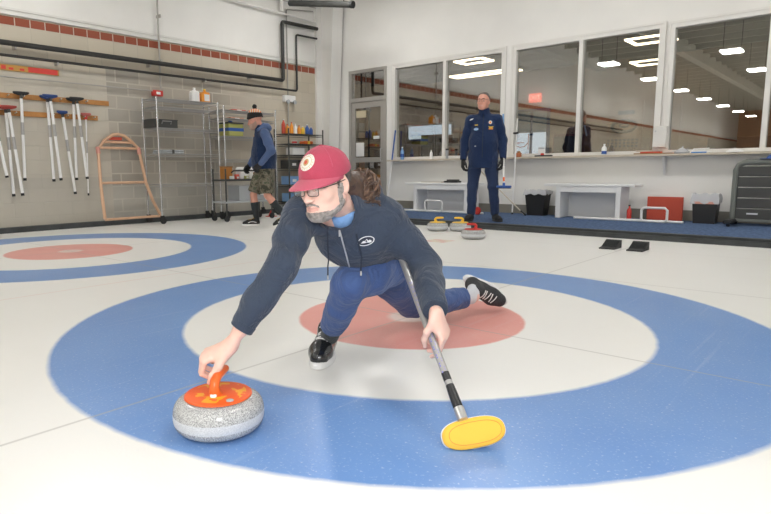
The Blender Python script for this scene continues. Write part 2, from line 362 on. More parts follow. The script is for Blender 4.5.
# ---------------------------------------------------------------- object helpers
def tag(o, label=None, cat=None, group=None, kind=None):
    if label: o['label'] = label
    if cat: o['category'] = cat
    if group: o['group'] = group
    if kind: o['kind'] = kind
    return o
def empty(name, loc, rz=0.0):
    o = bpy.data.objects.new(name, None); C.objects.link(o); o.location = loc; o.rotation_euler = (0, 0, rz)
    o.empty_display_size = 0.1
    return o
def link_mesh(name, me, mats, parent=None, keep_world=None):
    o = bpy.data.objects.new(name, me); C.objects.link(o)
    for m in (mats if isinstance(mats, (list, tuple)) else [mats]): me.materials.append(m)
    if parent is not None: o.parent = parent
    return o
class MB:
    """collects boxes, tubes, prisms and lathes; build() links them as one mesh"""
    def __init__(s): s.v = []; s.f = []; s.mi = []; s.sm = []
    def add(s, vs, fs, mi=0, smooth=False):
        o = len(s.v); s.v += [tuple(v) for v in vs]
        for f in fs: s.f.append(tuple(i + o for i in f)); s.mi.append(mi); s.sm.append(smooth)
        return s
    def box(s, x0, x1, y0, y1, z0, z1, mi=0, M4=None, bev=0.0):
        if bev > 0:
            c = [(x0, x1), (y0, y1), (z0, z1)]
            vs = []
            for ix in (0, 1):
                for iy in (0, 1):
                    for iz in (0, 1):
                        p = [c[0][ix], c[1][iy], c[2][iz]]; sg = [1 - 2 * ix, 1 - 2 * iy, 1 - 2 * iz]
                        for a in range(3):
                            q = list(p)
                            for b in range(3):
                                if b != a: q[b] += sg[b] * bev
                            vs.append(q)
            idx = lambda ix, iy, iz, a: (ix * 4 + iy * 2 + iz) * 3 + a
            fs = []
            def quad(L):
                P = [Vector(vs[i]) for i in L]; ctr = Vector(((x0 + x1) / 2, (y0 + y1) / 2, (z0 + z1) / 2))
                n = (P[1] - P[0]).cross(P[2] - P[0]); m = sum(P, Vector()) / len(P)
                fs.append(L if n.dot(m - ctr) > 0 else L[::-1])
            for a in range(3):
                for e in (0, 1):
                    L = []
                    for (u, w_) in ((0, 0), (0, 1), (1, 1), (1, 0)):
                        i = [0, 0, 0]; i[a] = e; i[(a + 1) % 3] = u; i[(a + 2) % 3] = w_; L.append(idx(*i, a))
                    quad(L)
            for a in range(3):           # edges running along axis a
                b, c_ = (a + 1) % 3, (a + 2) % 3
                for u in (0, 1):
                    for w_ in (0, 1):
                        i0 = [0, 0, 0]; i1 = [0, 0, 0]; i0[a] = 0; i1[a] = 1; i0[b] = i1[b] = u; i0[c_] = i1[c_] = w_
                        quad([idx(*i0, b), idx(*i1, b), idx(*i1, c_), idx(*i0, c_)])
            for ix in (0, 1):
                for iy in (0, 1):
                    for iz in (0, 1): quad([idx(ix, iy, iz, 0), idx(ix, iy, iz, 1), idx(ix, iy, iz, 2)])
        else:
            vs = [(x, y, z) for x in (x0, x1) for y in (y0, y1) for z in (z0, z1)]
            fs = [(0, 1, 3, 2), (4, 6, 7, 5), (0, 4, 5, 1), (2, 3, 7, 6), (0, 2, 6, 4), (1, 5, 7, 3)]
        if M4 is not None: vs = [tuple(M4 @ Vector(v)) for v in vs]
        return s.add(vs, fs, mi)
    def tube(s, pts, r, n=10, mi=0, closed=False, caps=True, flat=1.0):
        P = [Vector(p) for p in pts]; R = r if isinstance(r, (list, tuple)) else [r] * len(P)
        vs = []; N = len(P)
        up = None
        for i, p in enumerate(P):
            if closed: t = P[(i + 1) % N] - P[i - 1]
            else: t = P[min(i + 1, N - 1)] - P[max(i - 1, 0)]
            if t.length < 1e-9: t = Vector((0, 0, 1))
            t.normalize()
            if up is None: up = Vector((0, 0, 1)) if abs(t.z) < 0.9 else Vector((1, 0, 0))
            a = up - t * up.dot(t)
            if a.length < 1e-5: a = t.orthogonal()
            a.normalize(); up = a; b = t.cross(a)
            for j in range(n):
                q = 2 * math.pi * j / n
                vs.append(p + R[i] * (math.cos(q) * a * flat + math.sin(q) * b))
        fs = []
        for i in range(N if closed else N - 1):
            for j in range(n):
                a_ = i * n + j; b_ = i * n + (j + 1) % n; c_ = ((i + 1) % N) * n + (j + 1) % n; d_ = ((i + 1) % N) * n + j
                fs.append((a_, b_, c_, d_))
        if caps and not closed:
            fs.append(tuple(range(n - 1, -1, -1))); fs.append(tuple((N - 1) * n + j for j in range(n)))
        return s.add(vs, fs, mi, True)
    def lathe(s, prof, c=(0, 0, 0), n=48, mi=0, M4=None, smooth=True, mif=None):
        vs = []; fs = []
        o = Vector(c)
        for (r, z) in prof:
            for j in range(n):
                q = 2 * math.pi * j / n; vs.append(o + Vector((r * math.cos(q), r * math.sin(q), z)))
        if M4 is not None: vs = [M4 @ v for v in vs]
        k = len(prof)
        for i in range(k - 1):
            for j in range(n): fs.append((i * n + j, i * n + (j + 1) % n, (i + 1) * n + (j + 1) % n, (i + 1) * n + j))
        fs.append(tuple(range(n - 1, -1, -1))); fs.append(tuple((k - 1) * n + j for j in range(n)))
        return s.add(vs, fs, mi, smooth)
    def poly(s, pts, d, mi=0):
        """prism: polygon pts (3-D, planar) pushed along vector d"""
        P = [Vector(p) for p in pts]; d = Vector(d); n = len(P)
        nr = Vector()
        for i in range(n): nr += P[i].cross(P[(i + 1) % n])
        if nr.dot(d) > 0: P = P[::-1]
        vs = P + [p + d for p in P]
        fs = [tuple(range(n)), tuple(range(2 * n - 1, n - 1, -1))] + [(i, i + n, (i + 1) % n + n, (i + 1) % n) for i in range(n)]
        return s.add(vs, fs, mi)
    def build(s, name, mats, parent=None, sharp=35, bevel=0):
        me = bpy.data.meshes.new(name); me.from_pydata(s.v, [], s.f)
        me.polygons.foreach_set('material_index', s.mi); me.polygons.foreach_set('use_smooth', s.sm)
        me.update()
        if any(s.sm): 
            try: me.set_sharp_from_angle(angle=math.radians(sharp))
            except Exception: pass
        return link_mesh(name, me, mats, parent)
def struct(name, mb, m, **k):
    o = mb.build(name, m, **k)
    if o.parent is None: o['kind'] = 'structure'
    return o
def copy_tree(o, parent=None):
    c = o.copy(); C.objects.link(c)
    if parent is not None: c.parent = parent
    for ch in list(o.children): copy_tree(ch, c)
    return c
def text_obj(name, body, size, m4, mt, parent, depth=0.002):
    cu = bpy.data.curves.new(name, 'FONT'); cu.body = body; cu.size = size; cu.extrude = depth; cu.align_x = 'CENTER'; cu.align_y = 'CENTER'
    t = bpy.data.objects.new(name, cu); C.objects.link(t)
    dg = bpy.context.evaluated_depsgraph_get(); me = bpy.data.meshes.new_from_object(t.evaluated_get(dg)); bpy.data.objects.remove(t)
    me.transform(m4); o = link_mesh(name, me, mt, parent); return o

# ---------------------------------------------------------------- implicit surfaces
class SDF:
    def __init__(s, lo, hi, h):
        s.lo = np.array(lo, np.float32); s.h = h
        s.n = np.ceil((np.array(hi) - np.array(lo)) / h).astype(int) + 1
        s.D = np.full(tuple(s.n), 50.0, np.float32)
    def sub(s, lo, hi, mg):
        a = np.maximum(np.floor((np.minimum(lo, hi) - mg - s.lo) / s.h).astype(int), 0)
        b = np.minimum(np.ceil((np.maximum(lo, hi) + mg - s.lo) / s.h).astype(int) + 1, s.n)
        if np.any(b <= a): return None
        ax = [s.lo[i] + s.h * np.arange(a[i], b[i], dtype=np.float32) for i in range(3)]
        X, Y, Z = np.meshgrid(*ax, indexing='ij', sparse=True)
        return (slice(a[0], b[0]), slice(a[1], b[1]), slice(a[2], b[2])), X, Y, Z
    def comb(s, sl, d, k, op):
        D = s.D[sl]
        if op == 'u':
            if k > 0:
                h = np.maximum(k - np.abs(D - d), 0) / k; r = np.minimum(D, d) - h * h * k * 0.25
            else: r = np.minimum(D, d)
        elif op == 's':
            d = -d
            if k > 0:
                h = np.maximum(k - np.abs(D - d), 0) / k; r = np.maximum(D, d) + h * h * k * 0.25
            else: r = np.maximum(D, d)
        s.D[sl] = r
    def cone(s, a, b, r1, r2, k=0.02, op='u', flat=None):
        a = np.array(a, np.float32); b = np.array(b, np.float32); R = max(r1, r2)
        g = s.sub(np.minimum(a, b) - R, np.maximum(a, b) + R, k + 3 * s.h)
        if g is None: return s
        sl, X, Y, Z = g
        px, py, pz = X - a[0], Y - a[1], Z - a[2]; v = b - a
        sc_ = 1.0
        if flat is not None:
            u = np.array(flat[0], np.float32); u /= np.linalg.norm(u); f = flat[1]
            t = (px * u[0] + py * u[1] + pz * u[2]) * (1 / f - 1)
            px = px + t * u[0]; py = py + t * u[1]; pz = pz + t * u[2]
            v = v + (v @ u) * (1 / f - 1) * u
            sc_ = 0.5 * (1 + f)
        L = max(float(v @ v), 1e-9)
        t = np.clip((px * v[0] + py * v[1] + pz * v[2]) / L, 0, 1)
        d = np.sqrt((px - t * v[0]) ** 2 + (py - t * v[1]) ** 2 + (pz - t * v[2]) ** 2) - (r1 + (r2 - r1) * t)
        s.comb(sl, d * sc_, k, op); return s
    def chain(s, pts, rs, k=0.02, op='u', flat=None):
        for i in range(len(pts) - 1): s.cone(pts[i], pts[i + 1], rs[i], rs[i + 1], k, op, flat)
        return s
    def ell(s, c, r, k=0.02, op='u', rot=None):
        c = np.array(c, np.float32); r = np.array(r, np.float32); R = float(r.max())
        g = s.sub(c - R, c + R, k + 3 * s.h)
        if g is None: return s
        sl, X, Y, Z = g
        px, py, pz = X - c[0], Y - c[1], Z - c[2]
        if rot is not None:       # rot: 3 rows = local axes
            A = np.array(rot, np.float32)
            px, py, pz = (A[0, 0] * px + A[0, 1] * py + A[0, 2] * pz), (A[1, 0] * px + A[1, 1] * py + A[1, 2] * pz), (A[2, 0] * px + A[2, 1] * py + A[2, 2] * pz)
        k0 = np.sqrt((px / r[0]) ** 2 + (py / r[1]) ** 2 + (pz / r[2]) ** 2)
        k1 = np.sqrt((px / r[0] ** 2) ** 2 + (py / r[1] ** 2) ** 2 + (pz / r[2] ** 2) ** 2) + 1e-6
        s.comb(sl, k0 * (k0 - 1) / k1, k, op); return s
    def cut(s, p, n, k=0.0, lo=None, hi=None):
        """remove the side the normal points to"""
        n = np.array(n, np.float32); n /= np.linalg.norm(n); p = np.array(p, np.float32)
        g = s.sub(s.lo if lo is None else np.array(lo), (s.lo + s.h * s.n) if hi is None else np.array(hi), 0)
        sl, X, Y, Z = g
        d = (X - p[0]) * n[0] + (Y - p[1]) * n[1] + (Z - p[2]) * n[2]
        s.comb(sl, -d, k, 's'); return s
    def grids(s):
        ax = [s.lo[i] + s.h * np.arange(s.n[i], dtype=np.float32) for i in range(3)]
        return np.meshgrid(*ax, indexing='ij', sparse=True)
    def mesh(s):
        D = s.D.copy(); S = D < 0
        for ax in range(3):
            for e in (0, -1):
                sl = [slice(None)] * 3; sl[ax] = e; S[tuple(sl)] = False; D[tuple(sl)] = np.maximum(D[tuple(sl)], s.h * 0.5)
        n = np.array(D.shape)
        cnt = np.zeros(tuple(n - 1), np.int8)
        for i in (0, 1):
            for j in (0, 1):
                for k in (0, 1): cnt += S[i:n[0] - 1 + i, j:n[1] - 1 + j, k:n[2] - 1 + k]
        act = np.argwhere((cnt > 0) & (cnt < 8))
        idm = np.full(tuple(n - 1), -1, np.int32); idm[tuple(act.T)] = np.arange(len(act))
        acc = np.zeros((len(act), 3), np.float32); num = np.zeros(len(act), np.float32)
        cor = [(i, j, k) for i in (0, 1) for j in (0, 1) for k in (0, 1)]
        vals = {c: D[act[:, 0] + c[0], act[:, 1] + c[1], act[:, 2] + c[2]] for c in cor}
        for c in cor:
            for ax in range(3):
                if c[ax] == 1: continue
                c2 = list(c); c2[ax] = 1; c2 = tuple(c2)
                a, b = vals[c], vals[c2]; m = (a < 0) != (b < 0)
                t = np.clip(np.where(m, a / np.where(m, a - b, 1), 0), 0, 1)
                p = np.tile(np.array(c, np.float32), (len(act), 1)); p[:, ax] += t
                acc[m] += p[m]; num[m] += 1
        V = s.lo + s.h * (act + acc / np.maximum(num, 1)[:, None])
        F = []
        for ax in range(3):
            a1, a2 = (ax + 1) % 3, (ax + 2) % 3
            sa = [slice(None)] * 3; sb = [slice(None)] * 3; sa[ax] = slice(0, -1); sb[ax] = slice(1, None)
            A, B = S[tuple(sa)], S[tuple(sb)]
            e = np.argwhere(A != B); ok = (e[:, a1] > 0) & (e[:, a2] > 0) & (e[:, a1] < n[a1] - 1) & (e[:, a2] < n[a2] - 1); e = e[ok]
            ins = A[tuple(e.T)]
            def g(d1, d2):
                q = e.copy(); q[:, a1] -= d1; q[:, a2] -= d2; return idm[tuple(q.T)]
            q = np.stack([g(1, 1), g(0, 1), g(0, 0), g(1, 0)], 1)
            q[~ins] = q[~ins][:, ::-1]
            F.append(q)
        F = np.concatenate(F); F = F[(F >= 0).all(1)]
        return V, F

def np_mesh(name, V, F, mats, parent=None, M4=None, smooth_iter=1, mi=None, local_parent=True):
    V = np.asarray(V, np.float32)
    if M4 is not None:
        A = np.array(M4); V = V @ A[:3, :3].T + A[:3, 3]
        if np.linalg.det(A[:3, :3]) < 0: F = F[:, ::-1]
    me = bpy.data.meshes.new(name)
    me.vertices.add(len(V)); me.vertices.foreach_set('co', V.astype(np.float32).ravel())
    me.loops.add(len(F) * 4); me.loops.foreach_set('vertex_index', F.astype(np.int32).ravel())
    me.polygons.add(len(F)); me.polygons.foreach_set('loop_start', np.arange(0, len(F) * 4, 4, dtype=np.int32))
    me.polygons.foreach_set('loop_total', np.full(len(F), 4, np.int32))
    me.polygons.foreach_set('use_smooth', np.ones(len(F), bool))
    if mi is not None: me.polygons.foreach_set('material_index', np.asarray(mi, np.int32))
    me.update(); me.validate()
    return link_mesh(name, me, mats, parent)
def relax(V, F, it=2, lam=0.5):
    V = V.copy()
    E = np.concatenate([F[:, [0, 1]], F[:, [1, 2]], F[:, [2, 3]], F[:, [3, 0]]]); E = np.concatenate([E, E[:, ::-1]])
    deg = np.bincount(E[:, 0], minlength=len(V)).astype(np.float32)[:, None]; deg[deg == 0] = 1
    for _ in range(it):
        S = np.zeros_like(V)
        for c in range(3): S[:, c] = np.bincount(E[:, 0], weights=V[E[:, 1], c], minlength=len(V))
        V += lam * (S / deg - V)
    return V
def normals(V, F):
    n = np.cross(V[F[:, 2]] - V[F[:, 0]], V[F[:, 3]] - V[F[:, 1]]); N = np.zeros_like(V)
    for i in range(4): np.add.at(N, F[:, i], n)
    return N / (np.linalg.norm(N, axis=1, keepdims=True) + 1e-9)
def wrinkle(V, F, amp, freq, seed=0, stretch=None):
    """cloth folds: ridged noise along the normal"""
    N = normals(V, F); out = V.copy(); off = Vector((seed * 7.3, seed * 3.1, 0))
    for i in range(len(V)):
        p = Vector(V[i]) * freq
        if stretch is not None: p = stretch @ p
        a = noise.noise(p + off); b = noise.noise(p * 2.1 + off)
        d = (0.5 - abs(a)) * 1.2 - 0.35 + 0.35 * (0.4 - abs(b))
        out[i] += N[i] * amp * d
    return out
def join_parts(parts):
    Vs, Fs, Ms, o = [], [], [], 0
    for V, F, m in parts:
        Vs.append(V); Fs.append(F + o); Ms.append(np.full(len(F), m) if np.isscalar(m) else m); o += len(V)
    return np.concatenate(Vs), np.concatenate(Fs), np.concatenate(Ms)
def xf(V, F, M4):
    A = np.array(M4); V = V @ A[:3, :3].T + A[:3, 3]
    if np.linalg.det(A[:3, :3]) < 0: F = F[:, ::-1]
    return V.astype(np.float32), F
def frame(o, x, y, z):
    return Matrix(((x[0], y[0], z[0], o[0]), (x[1], y[1], z[1], o[1]), (x[2], y[2], z[2], o[2]), (0, 0, 0, 1)))

# ---- head: local axes x = its left, -y = forward, z = up; origin between the ears at eye height
def head_sdf(neck, h, neck_r=0.058, long=1.0, gaunt=0.0):
    s = SDF((-0.11, -0.15, -0.24), (0.11, 0.16, 0.15), h)
    s.ell((0, 0.015, 0.038), (0.076, 0.097, 0.088), 0.0)
    s.ell((0, -0.025, 0.0), (0.066, 0.070, 0.075), 0.03)
    s.ell((0, -0.035, -0.055), (0.055, 0.056, 0.052), 0.03)         # mid face
    s.ell((0, -0.052, -0.092), (0.038, 0.036, 0.028), 0.035)        # chin
    s.cone((0.052, 0.005, -0.055), (0.018, -0.068, -0.098), 0.020, 0.017, 0.03)
    s.cone((-0.052, 0.005, -0.055), (-0.018, -0.068, -0.098), 0.020, 0.017, 0.03)
    for sx in (1, -1):
        s.ell((sx * 0.043, -0.060, -0.028), (0.022, 0.018, 0.018), 0.022)  # cheek
        s.cone((sx * 0.012, -0.089, 0.020), (sx * 0.044, -0.076, 0.020), 0.009, 0.008, 0.014)  # brow
        s.ell((sx * 0.032, -0.097, -0.001), (0.019, 0.014, 0.0125), 0.014, 's')   # socket
        s.ell((sx * 0.032, -0.083, 0.0005), (0.0150, 0.0120, 0.0105), 0.004)       # lids
    s.cone((0, -0.088, 0.008), (0, -0.112, -0.034), 0.0085, 0.0115, 0.012)  # nose
    for sx in (1, -1): s.ell((sx * 0.0125, -0.104, -0.038), (0.008, 0.010, 0.0075), 0.007)
    s.cone((0, -0.111, -0.031), (0, -0.111, -0.036), 0.0105, 0.0105, 0.006)
    for sx in (1, -1): s.ell((sx * 0.007, -0.106, -0.046), (0.004, 0.005, 0.004), 0.003, 's')
    s.chain([(-0.024, -0.086, -0.066), (0, -0.096, -0.063), (0.024, -0.086, -0.066)], [0.004, 0.0065, 0.004], 0.008)
    s.chain([(-0.020, -0.085, -0.076), (0, -0.094, -0.077), (0.020, -0.085, -0.076)], [0.004, 0.007, 0.004], 0.008)
    s.chain([(-0.026, -0.088, -0.0705), (0, -0.104, -0.0705), (0.026, -0.088, -0.0705)], [0.0018, 0.0022, 0.0018], 0.003, 's')
    for sx in (1, -1):      # ears
        s.ell((sx * 0.079, 0.012, -0.008), (0.008, 0.019, 0.032), 0.008, rot=((0.96, -0.28 * sx, 0), (0.28 * sx, 0.96, 0), (0, 0, 1)))
        s.ell((sx * 0.088, 0.006, -0.006), (0.006, 0.010, 0.018), 0.005, 's')
    nb = np.array(neck, np.float32)
    s.cone((0, 0.025, -0.06), tuple(nb * 0.97), neck_r * 0.98, neck_r * 1.02, 0.03)
    return s
def lip_index(V, F):
    c = V[F].mean(1)
    lip = (np.abs(c[:, 0]) < 0.026) & (c[:, 1] < -0.082) & (np.abs(c[:, 2] + 0.0705) < 0.0105 - 0.14 * np.abs(c[:, 0]))
    return np.where(lip, 1, 0)
def shell_mesh(s, off, mask_fn, k=0.004):
    """a layer hugging the head: s inflated by off, kept where mask_fn < 0"""
    t = SDF.__new__(SDF); t.lo, t.h, t.n = s.lo, s.h, s.n
    X, Y, Z = s.grids(); m = mask_fn(X, Y, Z).astype(np.float32)
    d = s.D - off
    hh = np.maximum(k - np.abs(d - m), 0) / k
    t.D = (np.maximum(d, m) + hh * hh * k * 0.25).astype(np.float32)
    return t.mesh()

# ---- hand: local axes x = thumb side, y = fingers, z = back of the hand; origin at the wrist
def hand_mesh(curls, thumb, spread=0.05, h=0.0026, arm=None, arm_r=0.031, size=1.0, glove=0.0):
    """curls: 4 tuples (mcp, pip, dip) degrees; thumb: (dir1, dir2, dir3) vectors; arm: local point the forearm runs to"""
    s = SDF((-0.12, -0.30 if arm is not None else -0.05, -0.13), (0.12, 0.22, 0.10), h)
    g = glove
    s.cone((0.006, 0.0, 0.0), (0.020, 0.086, 0.0), 0.021 + g, 0.0145 + g, 0.018, flat=((0, 0, 1), 0.85))
    s.cone((0.0, 0.0, 0.0), (0.000, 0.088, 0.001), 0.021 + g, 0.0145 + g, 0.018, flat=((0, 0, 1), 0.85))
    s.cone((-0.006, 0.0, 0.0), (-0.024, 0.080, -0.001), 0.020 + g, 0.0135 + g, 0.018, flat=((0, 0, 1), 0.85))
    s.ell((0.024, 0.035, -0.010), (0.017, 0.032, 0.016), 0.02)
    s.ell((-0.022, 0.030, -0.010), (0.014, 0.034, 0.014), 0.02)
    fx = [0.031, 0.0105, -0.0115, -0.0315]; fy = [0.090, 0.094, 0.089, 0.079]
    ln = [(0.044, 0.027, 0.022), (0.048, 0.031, 0.023), (0.045, 0.029, 0.023), (0.035, 0.021, 0.020)]
    rr = [0.0094, 0.0096, 0.0090, 0.0080]
    for i in range(4):
        p = Vector((fx[i], fy[i], 0.001)); a = 0.0; sp = spread * (1.5 - i)
        P = [p - Vector((0, 0.022, 0)), p]
        for j in range(3):
            a += math.radians(curls[i][j])
            d = Vector((math.sin(sp) * math.cos(a), math.cos(sp) * math.cos(a), -math.sin(a)))
            p = p + d * ln[i][j]; P.append(p)
        R = [rr[i] + g, rr[i] * 1.06 + g, rr[i] * 0.97 + g, rr[i] * 0.88 + g, rr[i] * 0.74 + g]
        t = SDF.__new__(SDF); t.lo, t.h, t.n = s.lo, s.h, s.n; t.D = np.full(tuple(s.n), 50.0, np.float32)
        t.chain(P, R, 0.003)
        m = (t.D < 0.02)
        D, d = s.D[m], t.D[m]; k = 0.005; hh = np.maximum(k - np.abs(D - d), 0) / k
        s.D[m] = np.minimum(D, d) - hh * hh * k * 0.25
    p = Vector((0.022, 0.020, -0.008)); P = [p]
    for d, L in zip(thumb, (0.046, 0.034, 0.028)):
        p = p + Vector(d).normalized() * L; P.append(p)
    s.chain(P, [0.0165 + g, 0.0125 + g, 0.0110 + g, 0.0085 + g], 0.009)
    if arm is not None:
        s.chain([(0, 0.004, 0), tuple(Vector(arm) * 0.45), tuple(arm)], [0.0205, 0.0245, arm_r], 0.02, flat=((0, 0, 1), 0.82))
    V, F = s.mesh(); V = relax(V, F, 2, 0.4) * size
    return V, F
def hand_frame(wrist, f, d, left):
    f = Vector(f).normalized(); d = Vector(d); d = (d - f * d.dot(f)).normalized()
    t = f.cross(d) if left else -(f.cross(d))
    return frame(wrist, t, f, d)

# ---- surface decals: polygons laid on a garment
def bvh_of(o):
    me = o.data
    return BVHTree.FromPolygons([v.co.copy() for v in me.vertices], [tuple(p.vertices) for p in me.polygons])
def drape(bvh, origin, direction, upv, shapes, off=0.0015, seg=10, thick=0.0012):
    """shapes: (kind, args, material index) in a 2-D frame around the ray's hit; returns MB"""
    o = Vector(origin); d = Vector(direction).normalized(); u = Vector(upv); u = (u - d * u.dot(d)).normalized(); r = d.cross(u)
    mb = MB()
    def hit(x, y, lift):
        p = o + r * x + u * y; q = bvh.ray_cast(p, d)
        if q[0] is None: return None
        return q[0] - d * (off + lift)
    for k, (poly, mi, lift) in enumerate(shapes):
        n = len(poly); cx = sum(p[0] for p in poly) / n; cy = sum(p[1] for p in poly) / n
        rings = 6; vs = []; fs = []; bad = False
        for i in range(rings + 1):
            for (x, y) in poly:
                t = i / rings; h_ = hit(cx + (x - cx) * t, cy + (y - cy) * t, lift)
                if h_ is None: bad = True; h_ = Vector()
                vs.append(h_)
        if bad: continue
        for i in range(rings):
            for j in range(n): fs.append((i * n + j, i * n + (j + 1) % n, (i + 1) * n + (j + 1) % n, (i + 1) * n + j))
        mb.add(vs, fs, mi, True)
    return mb
def ellipse(rx, ry, n=28, cx=0, cy=0, rot=0):
    return [(cx + rx * math.cos(t) * math.cos(rot) - ry * math.sin(t) * math.sin(rot), cy + rx * math.cos(t) * math.sin(rot) + ry * math.sin(t) * math.cos(rot)) for t in [2 * math.pi * i / n for i in range(n)]]
def ring_shapes(r0, r1, mi, lift, n=28):
    out = []
    for i in range(n):
        a, b = 2 * math.pi * i / n, 2 * math.pi * (i + 1) / n
        out.append(([(r0 * math.cos(a), r0 * math.sin(a)), (r1 * math.cos(a), r1 * math.sin(a)), (r1 * math.cos(b), r1 * math.sin(b)), (r0 * math.cos(b), r0 * math.sin(b))], mi, lift))
    return out

# ================================================================ THE SETTING
YB = 6.75          # face of the wall with the windows
XL = -7.05         # face of the block wall
ZC = 5.3
def build_shell():
    struct('floor', MB().box(-7.3, 9.2, -40.2, YB + 0.15, -0.1, 0.0), M['ice'])
    b = MB()
    b.box(XL - 0.2, XL, -40.2, YB + 0.15, 0, 2.955, 0)
    b.box(XL - 0.2, XL + 0.004, -40.2, YB + 0.15, 2.955, ZC, 1)
    b.box(XL, XL + 0.035, -40.0, YB, 2.935, 2.985, 2)
    b.box(XL, XL + 0.02, -40.0, YB, 3.00, 3.03, 2)
    struct('wall_left', b, [M['block'], M['wall_white'], M['ledge_white']])
    # wall with the lounge windows: solid pieces around four openings
    op = [(-6.42, -5.44, 0.0, 2.82), (-5.28, -2.95, 1.02, 2.80), (-2.80, -0.55, 1.02, 2.80), (-0.46, 1.80, 1.02, 2.78)]
    b = MB(); x = XL
    for (x0, x1, z0, z1) in op:
        b.box(x, x0, YB, YB + 0.15, 0, ZC); b.box(x0, x1, YB, YB + 0.15, z1, ZC)
        if z0 > 0: b.box(x0, x1, YB, YB + 0.15, 0, z0)
        x = x1
    b.box(x, 9.2, YB, YB + 0.15, 0, ZC)
    struct('wall_back', b, M['wall_white'])
    struct('wall_right', MB().box(9.0, 9.2, -40.2, YB + 0.15, 0, ZC), M['wall_white'])
    struct('wall_front', MB().box(XL - 0.2, 9.2, -40.2, -40.0, 0, ZC), M['far_wall'])
    # ceiling deck with its joists
    c = MB().box(XL - 0.2, 9.2, -40.2, YB + 0.15, ZC, ZC + 0.1, 0)
    y = -39.0
    while y < YB:
        c.box(XL, 9.0, y, y + 0.09, ZC - 0.22, ZC, 1); y += 1.15
    for xb in (-3.75, 3.2):
        c.box(xb - 0.14, xb + 0.14, -40, YB, ZC - 0.55, ZC - 0.1, 1)
    struct('ceiling', c, [M['ceiling'], M['joist']])
build_shell()

def build_windows():
    def win(i, x0, x1, z0, z1, mull, right_edge=True):
        f = MB(); t = 0.055; y0, y1 = YB - 0.02, YB + 0.10
        f.box(x0, x0 + t, y0, y1, z0, z1).box(x1 - t, x1, y0, y1, z0, z1).box(x0 + t, x1 - t, y0, y1, z1 - t, z1).box(x0 + t, x1 - t, y0, y1, z0, z0 + 0.045)
        for m in mull: f.box(m - 0.03, m + 0.03, y0, y1, z0 + 0.045, z1 - t)
        # thin casing standing proud of the wall
        f.box(x0 - 0.03, x1 + 0.03, YB - 0.03, YB - 0.002, z1, z1 + 0.03).box(x0 - 0.03, x0, YB - 0.03, YB - 0.002, z0, z1).box(x1, x1 + 0.03, YB - 0.03, YB - 0.002, z0, z1)
        o = struct('window_%d' % i, f, M['frame_white'])
        xs = [x0 + t] + [q for m in mull for q in (m - 0.03, m + 0.03)] + [x1 - t]
        for k in range(0, len(xs), 2):
            MB().box(xs[k], xs[k + 1], YB + 0.045, YB + 0.051, z0 + 0.045, z1 - t).build('pane', M['glass'], o)
    win(1, -5.28, -2.95, 1.02, 2.80, [-4.12])
    win(2, -2.80, -0.55, 1.02, 2.80, [-1.69])
    win(3, -0.46, 1.80, 1.02, 2.78, [0.70])
    # door with a transom light over it
    f = MB(); y0, y1 = YB - 0.02, YB + 0.10
    f.box(-6.42, -6.36, y0, y1, 0.08, 2.82).box(-5.50, -5.44, y0, y1, 0.08, 2.82).box(-6.36, -5.50, y0, y1, 2.76, 2.82).box(-6.36, -5.50, y0, y1, 2.19, 2.27)
    d = struct('door_1', f, M['frame_alu'])
    l = MB()
    l.box(-6.355, -6.27, YB, YB + 0.05, 0.09, 2.185).box(-5.60, -5.505, YB, YB + 0.05, 0.09, 2.185).box(-6.27, -5.60, YB, YB + 0.05, 2.07, 2.185).box(-6.27, -5.60, YB, YB + 0.05, 0.09, 0.35).box(-6.27, -5.60, YB, YB + 0.05, 0.98, 1.08)
    leaf = l.build('door_leaf', M['frame_alu'], d)
    MB().box(-6.27, -5.60, YB + 0.02, YB + 0.026, 1.08, 2.07).box(-6.27, -5.60, YB + 0.02, YB + 0.026, 0.35, 0.98).build('pane', M['glass'], leaf)
    MB().box(-6.36, -5.50, YB + 0.02, YB + 0.026, 2.27, 2.76).build('transom_pane', M['glass'], d)
    h = MB(); h.tube([(-5.56, YB, 1.0), (-5.56, YB - 0.05, 1.0), (-5.56, YB - 0.05, 1.25), (-5.56, YB, 1.25)], 0.011); h.build('door_handle', M['steel'], leaf)
    MB().box(-6.24, -5.98, YB + 0.008, YB + 0.018, 1.88, 2.02).build('notice', mat('cream_notice', (0.62, 0.55, 0.38), 0.7), leaf)
    MB().box(-6.25, -6.04, YB + 0.008, YB + 0.018, 1.10, 1.38).build('notice', M['paper'], leaf)
    MB().box(-5.79, -5.64, YB + 0.008, YB + 0.018, 1.44, 1.50).build('notice', M['paper'], leaf)
build_windows()

